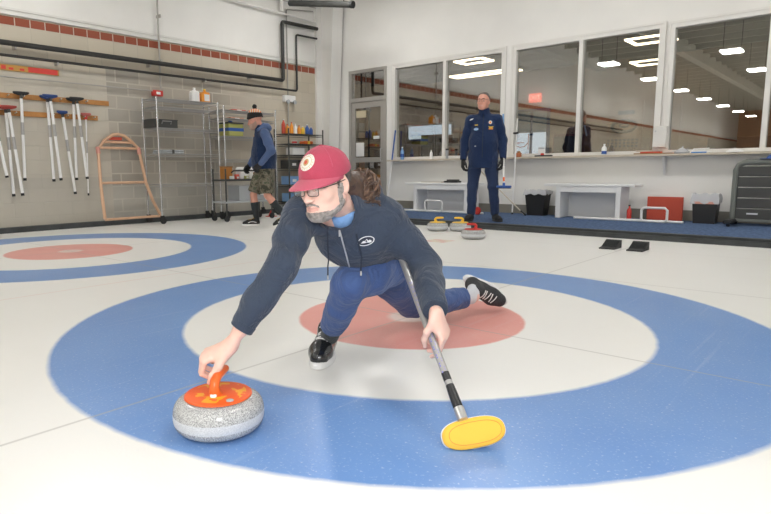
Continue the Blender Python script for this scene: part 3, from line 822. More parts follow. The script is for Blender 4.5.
def build_trim():
    # raised walkway with carpet and a black nosing along the ice
    struct('floor_walkway', MB().box(-6.2, 9.0, 4.79, YB, 0.0, 0.08), M['carpet'])
    b = MB().box(-6.2, 9.0, 4.70, 4.79, 0.0, 0.083).box(-6.2, 9.0, 4.66, 4.70, 0.0, 0.055)
    struct('trim_1', b, M['curb'])
    b = MB().box(XL, XL + 0.11, -40, 6.3, 0, 0.075)
    struct('trim_2', b, M['curb'])
    b = MB(); xs = [(-7.05, -6.42), (-5.44, 9.0)]
    for a, c in xs: b.box(a, c, YB - 0.012, YB - 0.001, 0.08, 0.225)
    struct('baseboard_back', b, M['base_vinyl'])
    # tapered steel column in the corner
    c = MB()
    def slab(y0, y1, P): c.poly([(x, y0, z) for x, z in P], (0, y1 - y0, 0))
    slab(6.52, 6.56, [(-7.0, 0.0), (-6.80, 0.0), (-6.52, 4.2), (-6.48, ZC), (-7.0, ZC)])
    slab(6.40, 6.70, [(-6.80, 0.0), (-6.765, 0.0), (-6.455, ZC), (-6.49, ZC)])
    slab(6.38, 6.70, [(-7.045, 0.0), (-6.985, 0.0), (-6.985, ZC), (-7.045, ZC)])
    struct('trim_3', c, M['pipe_white'])
    # long shelf under the windows
    s = MB().box(-5.30, 9.0, 6.56, YB - 0.003, 0.985, 1.012)
    struct('window_shelf', s, M['sill'])
    for x in (-0.42,):
        k = MB(); k.poly([(x - 0.015, 6.745, 0.98), (x - 0.015, 6.60, 0.98), (x - 0.015, 6.60, 0.955), (x - 0.015, 6.72, 0.72), (x - 0.015, 6.745, 0.72)], (0.03, 0, 0))
        tag(k.build('shelf_bracket', M['bench_white']), 'white triangular bracket holding the long shelf under the windows' if x == -0.42 else 'white shelf bracket further right outside the view', 'bracket')
build_trim()

def build_lounge():
    """the room behind the glass"""
    y1 = 12.3
    struct('floor_lounge', MB().box(-9.6, 5, YB + 0.15, y1, -0.1, 0.0), M['dark'])
    b = MB().box(-9.6, 5, y1, y1 + 0.2, 0, 3.5).box(-9.8, -9.6, YB + 0.15, y1 + 0.2, 0, 3.5).box(5, 5.2, YB + 0.15, y1 + 0.2, 0, 3.5)
    # blocks behind the block wall line
    b.box(-9.6, XL - 0.2, YB, YB + 0.14, 0, 3.5)
    struct('wall_lounge', b, M['lounge_wall'])
    c = MB().box(-9.8, 5.2, YB + 0.15, y1 + 0.2, 3.45, 3.55, 0)
    for k in range(8): c.box(-9.6, 5, 7.3 + 0.66 * k, 7.36 + 0.66 * k, 3.27, 3.45, 1)
    c.box(-3.4, -3.2, YB + 0.15, y1, 3.1, 3.4, 1)
    struct('ceiling_lounge', c, [M['lounge_ceiling'], M['dark']])
    def loop(x0, x1, ya, yb, label):
        t = empty('led_ceiling_light', ((x0 + x1) / 2, (ya + yb) / 2, 3.02)); tag(t, label, 'ceiling light', 'rectangular loop lights in the lounge')
        w_, l_ = (x1 - x0) / 2, (yb - ya) / 2
        def rr(a, b, z0, z1, th):
            m = MB(); m.box(-a, a, -b, -b + th, z0, z1).box(-a, a, b - th, b, z0, z1).box(-a, -a + th, -b + th, b - th, z0, z1).box(a - th, a, -b + th, b - th, z0, z1); return m
        rr(w_, l_, 0.0, 0.03, 0.055).build('diffuser', M['led'], t)
        rr(w_, l_, 0.031, 0.09, 0.055).build('frame', M['dark'], t)
        for a in (-w_ + .03, w_ - .03): MB().tube([(a, 0, 0.09), (a, 0, 0.25)], 0.006, 6).build('suspension_wire', M['pipe_black'], t)
    loop(-1.68, -0.98, 8.65, 9.28, 'warm rectangular loop light behind the middle window, nearest the glass')
    loop(-2.33, -1.72, 11.10, 11.72, 'warm rectangular loop light behind the middle window, further back')
    loop(-4.95, -4.28, 8.35, 8.85, 'warm loop light high behind the left window')
    loop(-6.1, -4.4, 10.0, 10.4, 'long warm loop light low behind the left window')
    # bright glazed exterior door
    t = empty('glazed_exterior_door', (-4.98, y1 - 0.01, 0)); tag(t, 'bright glazed exterior door of the lounge below the red exit sign', 'door')
    m = MB().box(-0.50, -0.44, -0.08, 0, 0, 2.35).box(0.40, 0.46, -0.08, 0, 0, 2.35).box(-0.44, 0.40, -0.08, 0, 2.28, 2.35).box(-0.04, 0.03, -0.08, 0, 0, 2.28).box(-0.44, -0.04, -0.08, 0, 1.0, 1.06)
    m.build('frame', M['blue'], t)
    MB().box(-0.44, -0.04, -0.05, -0.03, 0.1, 1.75).build('pane', M['daylight'], t)
    MB().box(0.03, 0.40, -0.05, -0.03, 0.1, 1.75).build('pane', M['daylight'], t)
    MB().box(-0.44, 0.40, -0.05, -0.03, 1.76, 2.28).build('upper_panel', M['light_blue'], t)
    g = MB()
    g.tube([(-0.40, -0.06, 1.42), (-0.30, -0.06, 1.38), (-0.18, -0.06, 1.40), (-0.08, -0.06, 1.50)], 0.012, 6); g.tube([(-0.08, -0.06, 1.3), (-0.08, -0.06, 1.72)], 0.012, 6); g.tube([(-0.4, -0.06, 1.5), (-0.2, -0.06, 1.5)], 0.010, 6)
    g.build('red_window_lettering', M['red'], t)
    # exit sign
    t = empty('exit_sign', (-4.92, y1 - 0.08, 2.62)); tag(t, 'glowing red exit sign on the lounge wall behind the window', 'sign')
    MB().box(-0.15, 0.15, -0.03, 0.07, -0.11, 0.11).build('sign_box', M['exit'], t)
    text_obj('lettering', 'EXIT', 0.16, Matrix.Translation((0, -0.033, 0)) @ Matrix.Rotation(math.pi / 2, 4, 'X'), M['exit_text'], t)
    # wide bright window on the far left of the lounge
    t = empty('lounge_window', (-8.15, y1 - 0.01, 1.95)); tag(t, 'bright bluish lounge window seen through the left rink window', 'window')
    MB().box(-0.75, 0.75, -0.04, -0.02, -0.22, 0.16).build('pane', M['daylight'], t)
    MB().box(-0.8, 0.8, -0.05, 0, 0.16, 0.22).box(-0.8, 0.8, -0.05, 0, -0.28, -0.22).box(-0.8, -0.75, -0.05, 0, -0.22, 0.16).box(0.75, 0.8, -0.05, 0, -0.22, 0.16).build('frame', M['frame_white'], t)
    # brown board with a printed curling stone
    t = empty('printed_board', (-2.72, y1 - 0.03, 1.75)); tag(t, 'tall brown board printed with a dark curling stone ring', 'board')
    MB().box(-0.40, 0.40, -0.02, 0.02, -0.75, 0.62).build('board', mat('brown_board', (0.42, 0.22, 0.10), 0.7), t)
    m = MB(); P = [(0.27 * math.cos(a), -0.03, 0.04 + 0.13 * math.sin(a)) for a in [2 * math.pi * i / 40 for i in range(40)]]
    m.tube(P, 0.035, 8, closed=True); P = [(0.09 * math.cos(a), -0.03, 0.06 + 0.04 * math.sin(a)) for a in [2 * math.pi * i / 20 for i in range(20)]]; m.tube(P, 0.02, 6, closed=True)
    m.box(-0.15, 0.22, -0.03, -0.02, 0.30, 0.40)
    for i in range(8):
        for j in range(3): m.box(-0.36 + i * 0.09, -0.31 + i * 0.09, -0.03, -0.02, -0.30 - j * 0.07, -0.26 - j * 0.07)
    m.build('print', M['dark_grey_plastic'], t)
    t = MB().box(-2.15, -1.55, y1 - 0.04, y1, 0.9, 2.45).build('brown_wall_panel', mat('ginger_panel', (0.40, 0.20, 0.10), 0.7)); tag(t, 'plain ginger brown panel right of the printed board', 'panel')
    # lounge furniture silhouettes just above the sill
    def cabinet(x, y, w_, d, h, mt, label, name='lounge_cabinet'):
        t = empty(name, (x, y, 0)); tag(t, label, 'cabinet')
        MB().box(-w_ / 2, w_ / 2, -d / 2, d / 2, 0.0, h, bev=0.01).build('body', mt, t)
        MB().box(-w_ / 2 + .03, -0.01, -d / 2 - .02, -d / 2, 0.08, h - .05).build('door', M['dark_grey_plastic'], t)
        MB().box(0.01, w_ / 2 - .03, -d / 2 - .02, -d / 2, 0.08, h - .05).build('door', M['dark_grey_plastic'], t)
    cabinet(-3.75, 11.6, 0.55, 0.5, 1.62, mat('rust_cabinet', (0.22, 0.07, 0.05), 0.7), 'rust coloured cabinet right of the glazed lounge door')
    cabinet(-7.2, 11.2, 0.7, 0.5, 1.75, mat('oak_cabinet', (0.30, 0.13, 0.05), 0.7), 'oak coloured cabinet behind the left rink window')
    cabinet(-6.3, 10.8, 0.9, 0.5, 1.45, M['dark_grey_plastic'], 'dark low cabinet behind the left rink window')
    cabinet(-7.8, 8.3, 0.8, 0.5, 2.3, mat('tan_cabinet', (0.34, 0.22, 0.13), 0.7), 'tall tan cabinet behind the glass door')
    cabinet(-0.2, 11.5, 1.2, 0.5, 1.40, M['dark'], 'black cabinet behind the right rink window')
    # a bookcase of boxes behind the door
    t = empty('supply_rack', (-7.15, 7.55, 0)); tag(t, 'dark supply rack with boxes behind the glass door', 'rack')
    m = MB()
    for z in (0.3, 0.75, 1.2, 1.65, 2.05): m.box(-0.35, 0.45, -0.2, 0.2, z, z + 0.025)
    for x in (-0.35, 0.42):
        for yy in (-0.2, 0.17): m.box(x, x + 0.03, yy, yy + 0.03, 0, 2.1)
    m.build('frame', M['dark'], t)
    cols = [M['light_blue'], M['brown_box'], M['paper'], M['orange2'], M['blue'], M['tote']]
    for i, z in enumerate((0.776, 1.226, 1.676)):
        for j in range(4):
            hh = 0.12 + 0.18 * ((i * 3 + j * 5) % 4) / 4
            m = MB().box(-0.30 + j * 0.18, -0.16 + j * 0.18, -0.12, 0.1, 0, hh)
            m.box(-0.305 + j * 0.18, -0.155 + j * 0.18, -0.125, 0.105, hh, hh + 0.012)
            o = m.build('storage_box', cols[(i * 4 + j) % 6]); o.location = (-7.15, 7.55, z)
            tag(o, 'small box on the supply rack behind the glass door', 'box', 'boxes on the rack behind the door')
build_lounge()

def build_ceiling_lights():
    t = empty('hall_light', (0, 0, 4.2))
    MB().box(-0.25, 0.25, -0.30, 0.30, -0.04, 0.0).build('diffuser', M['lamp'], t)
    MB().box(-0.26, 0.26, -0.31, 0.31, 0.001, 0.05).build('housing', M['frame_white'], t)
    for a in (-0.23, 0.23): MB().tube([(a, 0, 0.05), (a, 0, ZC - 4.2)], 0.008, 6).build('hanging_rod', M['pipe_black'], t)
    first = True
    for xi, x in enumerate((-5.1, -1.75, 1.6, 5.0)):
        for j in range(9):
            if xi == 1 and j == 1: continue
            o = t if first else copy_tree(t); first = False
            o.location = (x, 4.4 - 4.6 * j + (0.35 if xi == 0 else 0), 4.2)
            tag(o, 'white rectangular panel light hung in rows under the rink ceiling', 'ceiling light', 'panel lights of the rink')
build_ceiling_lights()

# ================================================================ WALL SERVICES (left wall)
def build_pipes():
    X = XL + 0.11
    def pipe(name, pts, r, m, label, cat='pipe', cl=None):
        t = empty(name, pts[0]); tag(t, label, cat); o = Vector(pts[0])
        MB().tube([Vector(p) - o for p in pts], r, 10).build('run', m, t)
        if cl:
            k = MB()
            for (y, z) in cl: k.box(XL - o.x + 0.001, X - o.x, y - o.y - 0.012, y - o.y + 0.012, z - o.z - r - 0.01, z - o.z + r + 0.01)
            k.build('clip', M['pipe_grey'], t)
    def elbow(P, r=0.05):
        out = [Vector(P[0])]
        for i in range(1, len(P) - 1):
            a, b, c = Vector(P[i - 1]), Vector(P[i]), Vector(P[i + 1])
            d1 = (a - b).normalized() * r; d2 = (c - b).normalized() * r
            for q in (0, .25, .5, .75, 1): out.append((1 - q) ** 2 * (b + d1) + 2 * q * (1 - q) * b + q * q * (b + d2))
        out.append(Vector(P[-1])); return out
    pipe('gas_pipe', elbow([(X, -12, 2.50), (X, 5.40, 2.565), (X, 5.40, 3.66), (X, 6.36, 3.68)]), 0.036, M['pipe_black'], 'thick black pipe running along the block wall then up', cl=[(0.55, 2.53), (2.55, 2.53), (4.6, 2.56)])
    pipe('thin_pipe', elbow([(X - 0.015, -12, 2.35), (X - 0.015, 5.78, 2.40), (X - 0.015, 5.78, 3.48), (X - 0.015, 6.36, 3.49)]), 0.02, M['pipe_black'], 'thinner black pipe just below the thick one on the block wall', cl=[(1.1, 2.37), (3.6, 2.385)])
    pipe('wall_conduit', [(X - 0.06, -12, 2.06), (X - 0.06, 2.66, 2.12)], 0.009, M['pipe_grey'], 'thin grey conduit running level above the hanging brooms', 'conduit')
    pipe('vertical_conduit', [(X - 0.06, 2.75, 2.16), (X - 0.06, 2.78, ZC)], 0.014, M['pipe_grey'], 'thin grey conduit rising above the red alarm box', 'conduit', cl=[(2.76, 2.6), (2.77, 3.3)])
    pipe('alarm_conduit', elbow([(X - 0.06, 5.57, 1.7), (X - 0.06, 5.57, 3.93), (X - 0.06, 6.3, 4.02)]), 0.012, M['pipe_grey'], 'grey conduit rising past the emergency light and bending right', 'conduit')
    pipe('white_pipe', [(X, 4.1, 3.83), (X, 6.33, 3.80)], 0.02, M['pipe_white'], 'white painted pipe high on the wall near the corner', 'pipe')
    pipe('white_drop_pipe', [(X + 0.05, 5.36, 3.84), (X + 0.05, 5.36, 4.6)], 0.028, M['pipe_white'], 'short white pipe dropping to the white level pipe', 'pipe')
    pipe('white_upper_conduit', [(X, 4.2, 4.02), (X, 6.33, 4.08)], 0.010, M['pipe_grey'], 'thin conduit above the white pipe near the corner', 'conduit')
    # red alarm box
    t = empty('alarm_box', (XL, 2.69, 2.09)); tag(t, 'small red alarm box at the end of the grey conduit', 'alarm')
    MB().box(0.002, 0.07, -0.09, 0.09, -0.045, 0.045, bev=0.006).build('housing', M['red'], t); MB().box(0.07, 0.08, -0.035, 0.035, -0.02, 0.02).build('lens', M['white_plastic'], t)
    t = empty('emergency_light', (XL, 5.60, 2.24)); tag(t, 'white emergency light unit on the block wall right of the shelves', 'emergency light')
    MB().box(0.002, 0.09, -0.15, 0.15, -0.07, 0.06, bev=0.012).build('housing', M['white_plastic'], t)
    for a in (-0.09, 0.09): MB().lathe([(0.0, 0), (0.035, 0), (0.042, 0.03), (0.0, 0.032)], n=14, M4=Matrix.Translation((0.10, a, -0.07)) @ Matrix.Rotation(math.pi / 2, 4, 'Y')).build('lamp_head', M['tote'], t)
    t = MB().tube([(-5.4, 4.2, 4.13), (-5.2, 5.5, 3.70)], 0.05, 14); 
build_pipes()
def build_heater_tube():
    # dark tube coming down from the roof in front of the column
    a, b = Vector((-6.72, 5.41, 3.96)), Vector((-5.22, 5.5, 3.675)); t = empty('heater_tube', b); tag(t, 'dark grey round tube hanging at the top above the corner column', 'duct')
    d = (b - a).normalized()
    MB().tube([a - b, (0, 0, 0)], 0.055, 18).build('tube', M['dark_grey_plastic'], t)
    MB().tube([-d * 0.04, d * 0.012], 0.062, 18).build('end_cap', M['black_rubber'], t)
    MB().tube([(-1.2, -0.08, 0.28), (-1.2, -0.08, ZC - b.z)], 0.008, 6).build('hanging_rod', M['pipe_black'], t); MB().tube([(-0.2, -0.01, 0.08), (-0.2, -0.01, ZC - b.z)], 0.008, 6).build('hanging_rod', M['pipe_black'], t)
build_heater_tube()

def build_wall_boards():
    b = lambda n, y0, y1, z0, z1, m, lab, cat: tag(MB().box(XL + 0.001, XL + 0.022, y0, y1, z0, z1, bev=0.003).build(n, m), lab, cat)
    t = empty('broom_rail', (XL, 0, 0)); tag(t, 'upper orange wooden rail holding the hanging brooms', 'rail')
    MB().box(0.001, 0.022, -2.2, 1.86, 1.83, 1.90).build('board', M['wood_orange'], t)
    t2 = empty('broom_rail', (XL, 0, 0)); tag(t2, 'lower orange wooden rail, shorter, holding the small brooms', 'rail')
    MB().box(0.001, 0.022, -2.2, 1.67, 1.60, 1.67).build('board', M['wood_orange'], t2)
    for (tt, z, ys) in ((t, 1.865, (0.42, 0.62, 0.92, 1.12, 1.32, 1.5)), (t2, 1.635, (0.25, 0.5, 1.0, 1.2, 1.45, 1.6))):
        for y in ys: MB().tube([(0.02, y, z), (0.09, y, z + 0.01)], 0.008, 8).build('peg', M['steel'], tt)
    # measuring board sign
    t = empty('wall_sign', (XL, 0, 2.245)); tag(t, 'narrow orange and red board sign above the hanging brooms', 'sign')
    MB().box(0.001, 0.018, -0.9, 1.14, -0.045, 0.035).build('board', mat('amber_board', (0.50, 0.27, 0.06), 0.6), t)
    m = MB(); m.box(0.018, 0.020, 0.72, 1.12, -0.04, 0.03); m.build('red_field', M['red'], t)
    m = MB(); random.seed(3)
    y = -0.8
    while y < 0.66:
        wd = random.choice((0.03, 0.045, 0.06)); m.box(0.018, 0.020, y, y + wd, -0.03, random.choice((0.0, 0.02)))
        if random.random() < 0.5: m.box(0.018, 0.020, y + wd, y + wd + 0.02, 0.0, 0.02)
        y += wd + random.choice((0.02, 0.035, 0.08))
    m.build('red_lettering', M['red'], t)
build_wall_boards()

def hanging_broom(y, ztop, length, head_m, lean_y, label, hw=0.11, sr=0.0195, thin=False, xo=0.075):
    """broom hung head up: pad, collar, shaft, grip"""
    t = empty('curling_broom', (XL + xo, y, ztop)); tag(t, label, 'broom', 'curling brooms hanging on the wall rails')
    m = MB(); k = 18
    prof = [(0.0, -0.030), (0.35, -0.030), (0.80, -0.014), (1.0, 0.004), (0.92, 0.020), (0.0, 0.024)]
    vs = []; 
    for (r, z) in prof:
        for j in range(k):
            a = 2 * math.pi * j / k; vs.append((0.035 * max(r, 0.02) * math.cos(a), hw * max(r, 0.02) * math.sin(a), z))
    fs = [(i * k + j, i * k + (j + 1) % k, (i + 1) * k + (j + 1) % k, (i + 1) * k + j) for i in range(len(prof) - 1) for j in range(k)]
    m.add(vs, fs, 0, True); m.build('head', head_m, t)
    d = Vector((-0.03, lean_y, -length))
    MB().tube([(0, 0, -0.025), d * 0.06], [0.02, sr * 1.05], 10).build('collar', M['dark_grey_plastic'] if not thin else M['red'], t)
    MB().tube([d * 0.06, d * 0.97], sr if not thin else 0.010, 10).build('shaft', M['white_plastic'], t)
    MB().tube([d * 0.33, d * 0.47], sr + 0.0012 if not thin else 0.0115, 10).build('print_band', M['wire'], t)
    MB().tube([d * 0.97, d], sr * 1.1 if not thin else 0.012, 10).build('end_cap', M['black_rubber'], t)
    return t
dh, bl, rdm = M['black_rubber'], mat('navy_head', (0.02, 0.06, 0.22), 0.5), mat('dull_red_head', (0.35, 0.04, 0.03), 0.5)
pk = mat('faded_red_head', (0.50, 0.13, 0.11), 0.5)
hanging_broom(0.58, 1.905, 1.19, dh, -0.03, 'white broom with black head, leftmost on the upper rail')
hanging_broom(0.93, 1.885, 1.19, bl, 0.02, 'white broom with navy head, left of the navy pair on the upper rail', xo=0.06)
hanging_broom(0.935, 1.89, 1.18, bl, 0.08, 'white broom with navy head, tilted right on the upper rail', xo=0.15)
hanging_broom(1.30, 1.88, 1.17, dh, -0.02, 'white broom with black head, upright at the right of the upper rail', xo=0.06)
hanging_broom(1.31, 1.885, 1.16, dh, 0.09, 'white broom with black head, tilted at the right of the upper rail', xo=0.15)
hanging_broom(0.37, 1.70, 1.20, rdm, 0.02, 'white broom with dull red head on the lower rail, upright', xo=0.07)
hanging_broom(0.375, 1.70, 1.19, rdm, 0.10, 'white broom with dull red head on the lower rail, tilted', xo=0.16)
hanging_broom(1.12, 1.685, 1.18, bl, 0.12, 'white broom with navy head on the lower rail between black heads', hw=0.08)
hanging_broom(1.465, 1.675, 1.20, pk, -0.03, 'thin white broom with faded red head, rightmost of the hanging brooms', hw=0.08, thin=True)
hanging_broom(0.19, 1.68, 0.92, rdm, 0.12, 'white broom with dull red head on the lower rail, nearest the left end', xo=0.115)

def build_sled():
    t = empty('tubular_ice_drag', (XL, 1.9, 0)); tag(t, 'faded orange A-shaped tube frame leaning on the block wall', 'frame')
    R = 0.024
    def P(y, z): return (0.36 - 0.22 * z, y - 1.9, z)
    def tb(pts, r=R): return MB().tube([P(*p) for p in pts], r, 12)
    tb([(1.53, 0.13), (1.55, 0.6), (1.60, 1.16), (1.72, 1.30), (1.88, 1.395), (1.96, 1.405), (2.06, 1.385), (2.17, 1.30), (2.27, 1.19), (2.30, 0.65), (2.37, 0.36), (2.46, 0.13)]).build('outer_frame', M['copper'], t)
    for (a, b, z) in ((1.53, 2.46, 0.115), (1.56, 2.30, 0.66), (1.60, 2.26, 1.19), (1.70, 2.18, 1.28)):
        tb([(a, z), (b, z)], 0.02).build('cross_bar', M['copper'], t)
    MB().box(0.05, 0.056, -0.09, 0.12, 1.315, 1.36).build('maker_plate', M['red_panel'], t)
    for y in (1.60, 2.27): tb([(y, 1.10), (y, 1.20)], 0.031).build('joint_sleeve', mat('salmon_sleeve', (0.66, 0.30, 0.24), 0.5), t)
build_sled()

# ================================================================ SHELVES AND THEIR LOAD
def wire_rack(y0, y1, x0, x1, zt, levels, label, castor=True, mt=None):
    mt = mt or M['wire']
    t = empty('wire_rack', ((x0 + x1) / 2, (y0 + y1) / 2, 0)); tag(t, label, 'shelf'); ox, oy = (x0 + x1) / 2, (y0 + y1) / 2
    z0 = 0.13 if castor else 0.0
    for x in (x0, x1):
        for y in (y0, y1):
            p = MB().tube([(x - ox, y - oy, z0), (x - ox, y - oy, zt)], 0.0145, 10).build('post', M['chrome'] if castor else mt, t)
            if castor:
                c = MB().lathe([(0.0, -0.014), (0.05, -0.014), (0.055, -0.008), (0.055, 0.008), (0.05, 0.014), (0.0, 0.014)], n=18, M4=Matrix.Translation((x - ox, y - oy + 0.02, 0.056)) @ Matrix.Rotation(math.pi / 2, 4, 'Y'))
                c.box(x - ox - 0.022, x - ox - 0.016, y - oy - 0.02, y - oy + 0.03, 0.05, 0.135).box(x - ox + 0.016, x - ox + 0.022, y - oy - 0.02, y - oy + 0.03, 0.05, 0.135)
                c.build('castor', M['black_rubber'], t)
    for z in levels:
        m = MB(); a, b = y0 - oy, y1 - oy; c, d = x0 - ox, x1 - ox
        for (zz) in (z, z - 0.035):
            m.tube([(c, a, zz), (c, b, zz)], 0.005, 6).tube([(d, a, zz), (d, b, zz)], 0.005, 6).tube([(c, a, zz), (d, a, zz)], 0.005, 6).tube([(c, b, zz), (d, b, zz)], 0.005, 6)
        n = int((d - c) / 0.03)
        for i in range(1, n): m.tube([(c + (d - c) * i / n, a, z), (c + (d - c) * i / n, b, z)], 0.0035, 5)
        m.build('wire_shelf', mt, t)
    return t
RK = (-6.93, -6.60)
wire_rack(2.36, 3.50, -6.92, -6.50, 1.97, (0.62, 1.10, 1.50, 1.82, 1.95), 'tall empty chrome wire rack on castors left of the walking man')
wire_rack(3.62, 4.78, -6.92, -6.50, 1.93, (1.02, 1.42, 1.72, 1.86), 'second chrome wire rack behind the walking man')
wire_rack(5.12, 6.05, -6.92, -6.52, 1.62, (0.22, 0.55, 0.86, 1.12, 1.33, 1.52), 'dark shelving stacked with small goods between the two men\'s heads', castor=False, mt=M['dark_grey_plastic'])

def item(name, loc, m, label, cat, group=None, rz=0.0):
    """m: list of (part name, MB, material); the first is the body"""
    t = empty(name, loc, rz); tag(t, label, cat, group)
    for (pn, mb, mt) in m: mb.build(pn, mt, t)
    return t
def jug(h, w_, d, neck=0.02):
    return MB().box(-d / 2, d / 2, -w_ / 2, w_ / 2, 0, h * 0.78, bev=min(w_, d) * 0.18).tube([(0, 0, h * 0.77), (0, 0, h * 0.86), (0, 0, h * 0.93)], [min(w_, d) * 0.4, neck, neck], 12)
def cap_(h, r=0.022): return MB().tube([(0, 0, h * 0.92), (0, 0, h)], r, 12)
def bottle(h, r): return MB().lathe([(0, 0), (r, 0), (r, h * 0.6), (r * 0.9, h * 0.68), (r * 0.38, h * 0.82), (r * 0.36, h * 0.92), (0, h * 0.92)], n=16)
def crate(w_, d, h, t_=0.008):
    m = MB().box(-d / 2, d / 2, -w_ / 2, w_ / 2, 0, t_)
    m.box(-d / 2, -d / 2 + t_, -w_ / 2, w_ / 2, t_, h).box(d / 2 - t_, d / 2, -w_ / 2, w_ / 2, t_, h).box(-d / 2 + t_, d / 2 - t_, -w_ / 2, -w_ / 2 + t_, t_, h).box(-d / 2 + t_, d / 2 - t_, w_ / 2 - t_, w_ / 2, t_, h); return m
def lid(w_, d, h): return MB().box(-d / 2 - .005, d / 2 + .005, -w_ / 2 - .005, w_ / 2 + .005, h, h + 0.012)

def load_shelves():
    # top of the first rack: two jugs, one with an orange patch
    item('plastic_jug', (-6.72, 3.20, 1.958), [('body', jug(0.24, 0.15, 0.12), M['white_plastic']), ('cap', cap_(0.24), M['white_plastic'])], 'white plastic jug on top of the first wire rack', 'jug')
    item('orange_canister', (-6.70, 3.39, 1.958), [('body', jug(0.23, 0.16, 0.13), M['orange2']), ('cap', cap_(0.23), M['yellow']), ('paper_label', MB().box(0.066, 0.068, -0.05, 0.05, 0.03, 0.14), M['paper'])], 'orange canister with a pale label on top of the first wire rack', 'canister')
    # dark mesh case on the first rack (shelf at 1.5)
    item('mesh_case', (-6.72, 2.55, 1.508), [('body', crate(0.42, 0.3, 0.12), M['dark_grey_plastic']), ('lid', lid(0.42, 0.3, 0.12), M['dark_grey_plastic']), ('handle', MB().tube([(0.16, -0.08, 0.06), (0.19, -0.08, 0.10), (0.19, 0.08, 0.10), (0.16, 0.08, 0.06)], 0.008, 6), M['wire'])], 'dark grey open case lying on the first wire rack', 'case')
    item('folded_mat', (-6.72, 2.66, 1.108), [('body', MB().box(-0.15, 0.15, -0.2, 0.2, 0, 0.03, bev=0.01).box(-0.15, 0.15, -0.19, 0.2, 0.032, 0.06, bev=0.01), M['tote']), ('strap', MB().box(-0.152, 0.152, -0.02, 0.02, -0.001, 0.064), M['dark_grey_plastic'])], 'folded grey mat on the middle shelf of the first wire rack', 'mat')
    # multi-coloured box with a blue band on the second rack
    t = item('banded_carton', (-6.70, 3.92, 1.428), [('body', MB().box(-0.14, 0.14, -0.16, 0.16, 0, 0.21, bev=0.01), M['yellow_green']), ('blue_band', MB().box(-0.145, 0.145, -0.165, 0.165, 0.085, 0.14), M['blue']), ('lid', MB().box(-0.145, 0.145, -0.165, 0.165, 0.21, 0.235), M['dark_grey_plastic'])], 'olive carton with a blue band on the second wire rack', 'carton')
    item('blue_rag', (-6.72, 3.92, 1.665), [('cloth', MB().lathe([(0.0, 0), (0.05, 0.0), (0.045, 0.02), (0.02, 0.045), (0.0, 0.05)], n=9), M['blue'])], 'small blue rag on top of the olive carton', 'rag')
    for i, (y, z, L, m, lab) in enumerate(((4.05, 1.868, 0.30, M['red_panel'], 'flat red strip on the top shelf of the second rack, left'), (4.42, 1.868, 0.26, M['red_panel'], 'flat red strip on the top shelf of the second rack, right'), (4.0, 1.728, 0.3, mat('pale_orange_card', (0.6, 0.3, 0.2), 0.7), 'flat pale orange strip one shelf below the top of the second rack'))):
        item('flat_package', (-6.70, y, z), [('sleeve', MB().box(-0.08, 0.08, -L / 2, L / 2, 0, 0.028, bev=0.005), m), ('paper_label', MB().box(0.0801, 0.082, -0.05, 0.05, 0.004, 0.022), M['paper'])], lab, 'package')
    item('paper_towel_pack', (-6.27, 3.86, 0.692), [('wrap', MB().box(-0.14, 0.12, -0.12, 0.15, 0, 0.20, bev=0.03), M['white_plastic']), ('fold', MB().tube([(0.0, -0.12, 0.1), (0.0, -0.15, 0.12)], [0.03, 0.008], 8), M['white_plastic'])], 'white wrapped pack standing on the cart by the man', 'pack')
    # low trolley under / behind second rack
    t = empty('utility_cart', (-6.20, 3.66, 0)); tag(t, 'low black utility cart full of goods behind the walking man', 'cart')
    for x in (-0.14, 0.2):
        for y in (-0.42, 0.55): MB().tube([(x, y, 0.1), (x, y, 0.86)], 0.013, 8).build('post', M['dark_grey_plastic'], t)
    MB().tube([(0.2, -0.3, 0.80), (0.26, -0.3, 0.83), (0.26, 0.5, 0.83), (0.2, 0.5, 0.80)], 0.014, 8).build('push_handle', M['black_plastic'], t)
    for z in (0.30, 0.66): MB().box(-0.16, 0.22, -0.44, 0.57, z, z + 0.03, bev=0.008).build('tray', M['tote'] if z < 0.5 else M['dark_grey_plastic'], t)
    for x in (-0.14, 0.2):
        for y in (-0.42, 0.55): MB().lathe([(0, -0.012), (0.05, -0.012), (0.05, 0.012), (0, 0.012)], n=14, M4=Matrix.Translation((x, y, 0.05)) @ Matrix.Rotation(math.pi / 2, 4, 'Y')).build('castor', M['black_rubber'], t)
    item('storage_tote', (-6.17, 3.80, 0.335), [('tub', crate(0.56, 0.30, 0.24), M['tote']), ('lid', lid(0.56, 0.30, 0.24), M['wire'])], 'grey translucent tote on the lower tray of the cart', 'tote')
    item('hanging_notice', (-5.965, 4.02, 0.42), [('sheet', MB().box(-0.002, 0.002, -0.12, 0.12, 0, 0.30), M['paper']), ('tape', MB().box(0.002, 0.004, -0.04, 0.04, 0.27, 0.31), M['tote'])], 'white paper sheet hung on the cart', 'paper')
    cols = [M['paper'], M['red_panel'], M['paper'], M['yellow_green'], M['paper'], M['brown_box'], M['red_panel'], M['paper']]
    for i in range(8):
        item('small_packet', (-6.07, 3.42 + 0.1 * i, 0.692), [('pouch', MB().box(-0.03, 0.03, -0.035, 0.035, 0, 0.05 + 0.03 * (i % 3), bev=0.008), cols[i]), ('paper_label', MB().box(0.0301, 0.032, -0.02, 0.02, 0.01, 0.04), M['paper'])], 'small packet in the row on the upper tray of the cart', 'packet', 'packets on the cart')
    item('orange_tin', (-6.22, 3.42, 0.692), [('body', MB().box(-0.06, 0.06, -0.09, 0.09, 0, 0.19, bev=0.01), mat('rust_tin', (0.42, 0.17, 0.03), 0.5)), ('lid', MB().box(-0.062, 0.062, -0.092, 0.092, 0.19, 0.21), M['brown_box'])], 'rusty orange tin on the left end of the cart', 'tin')
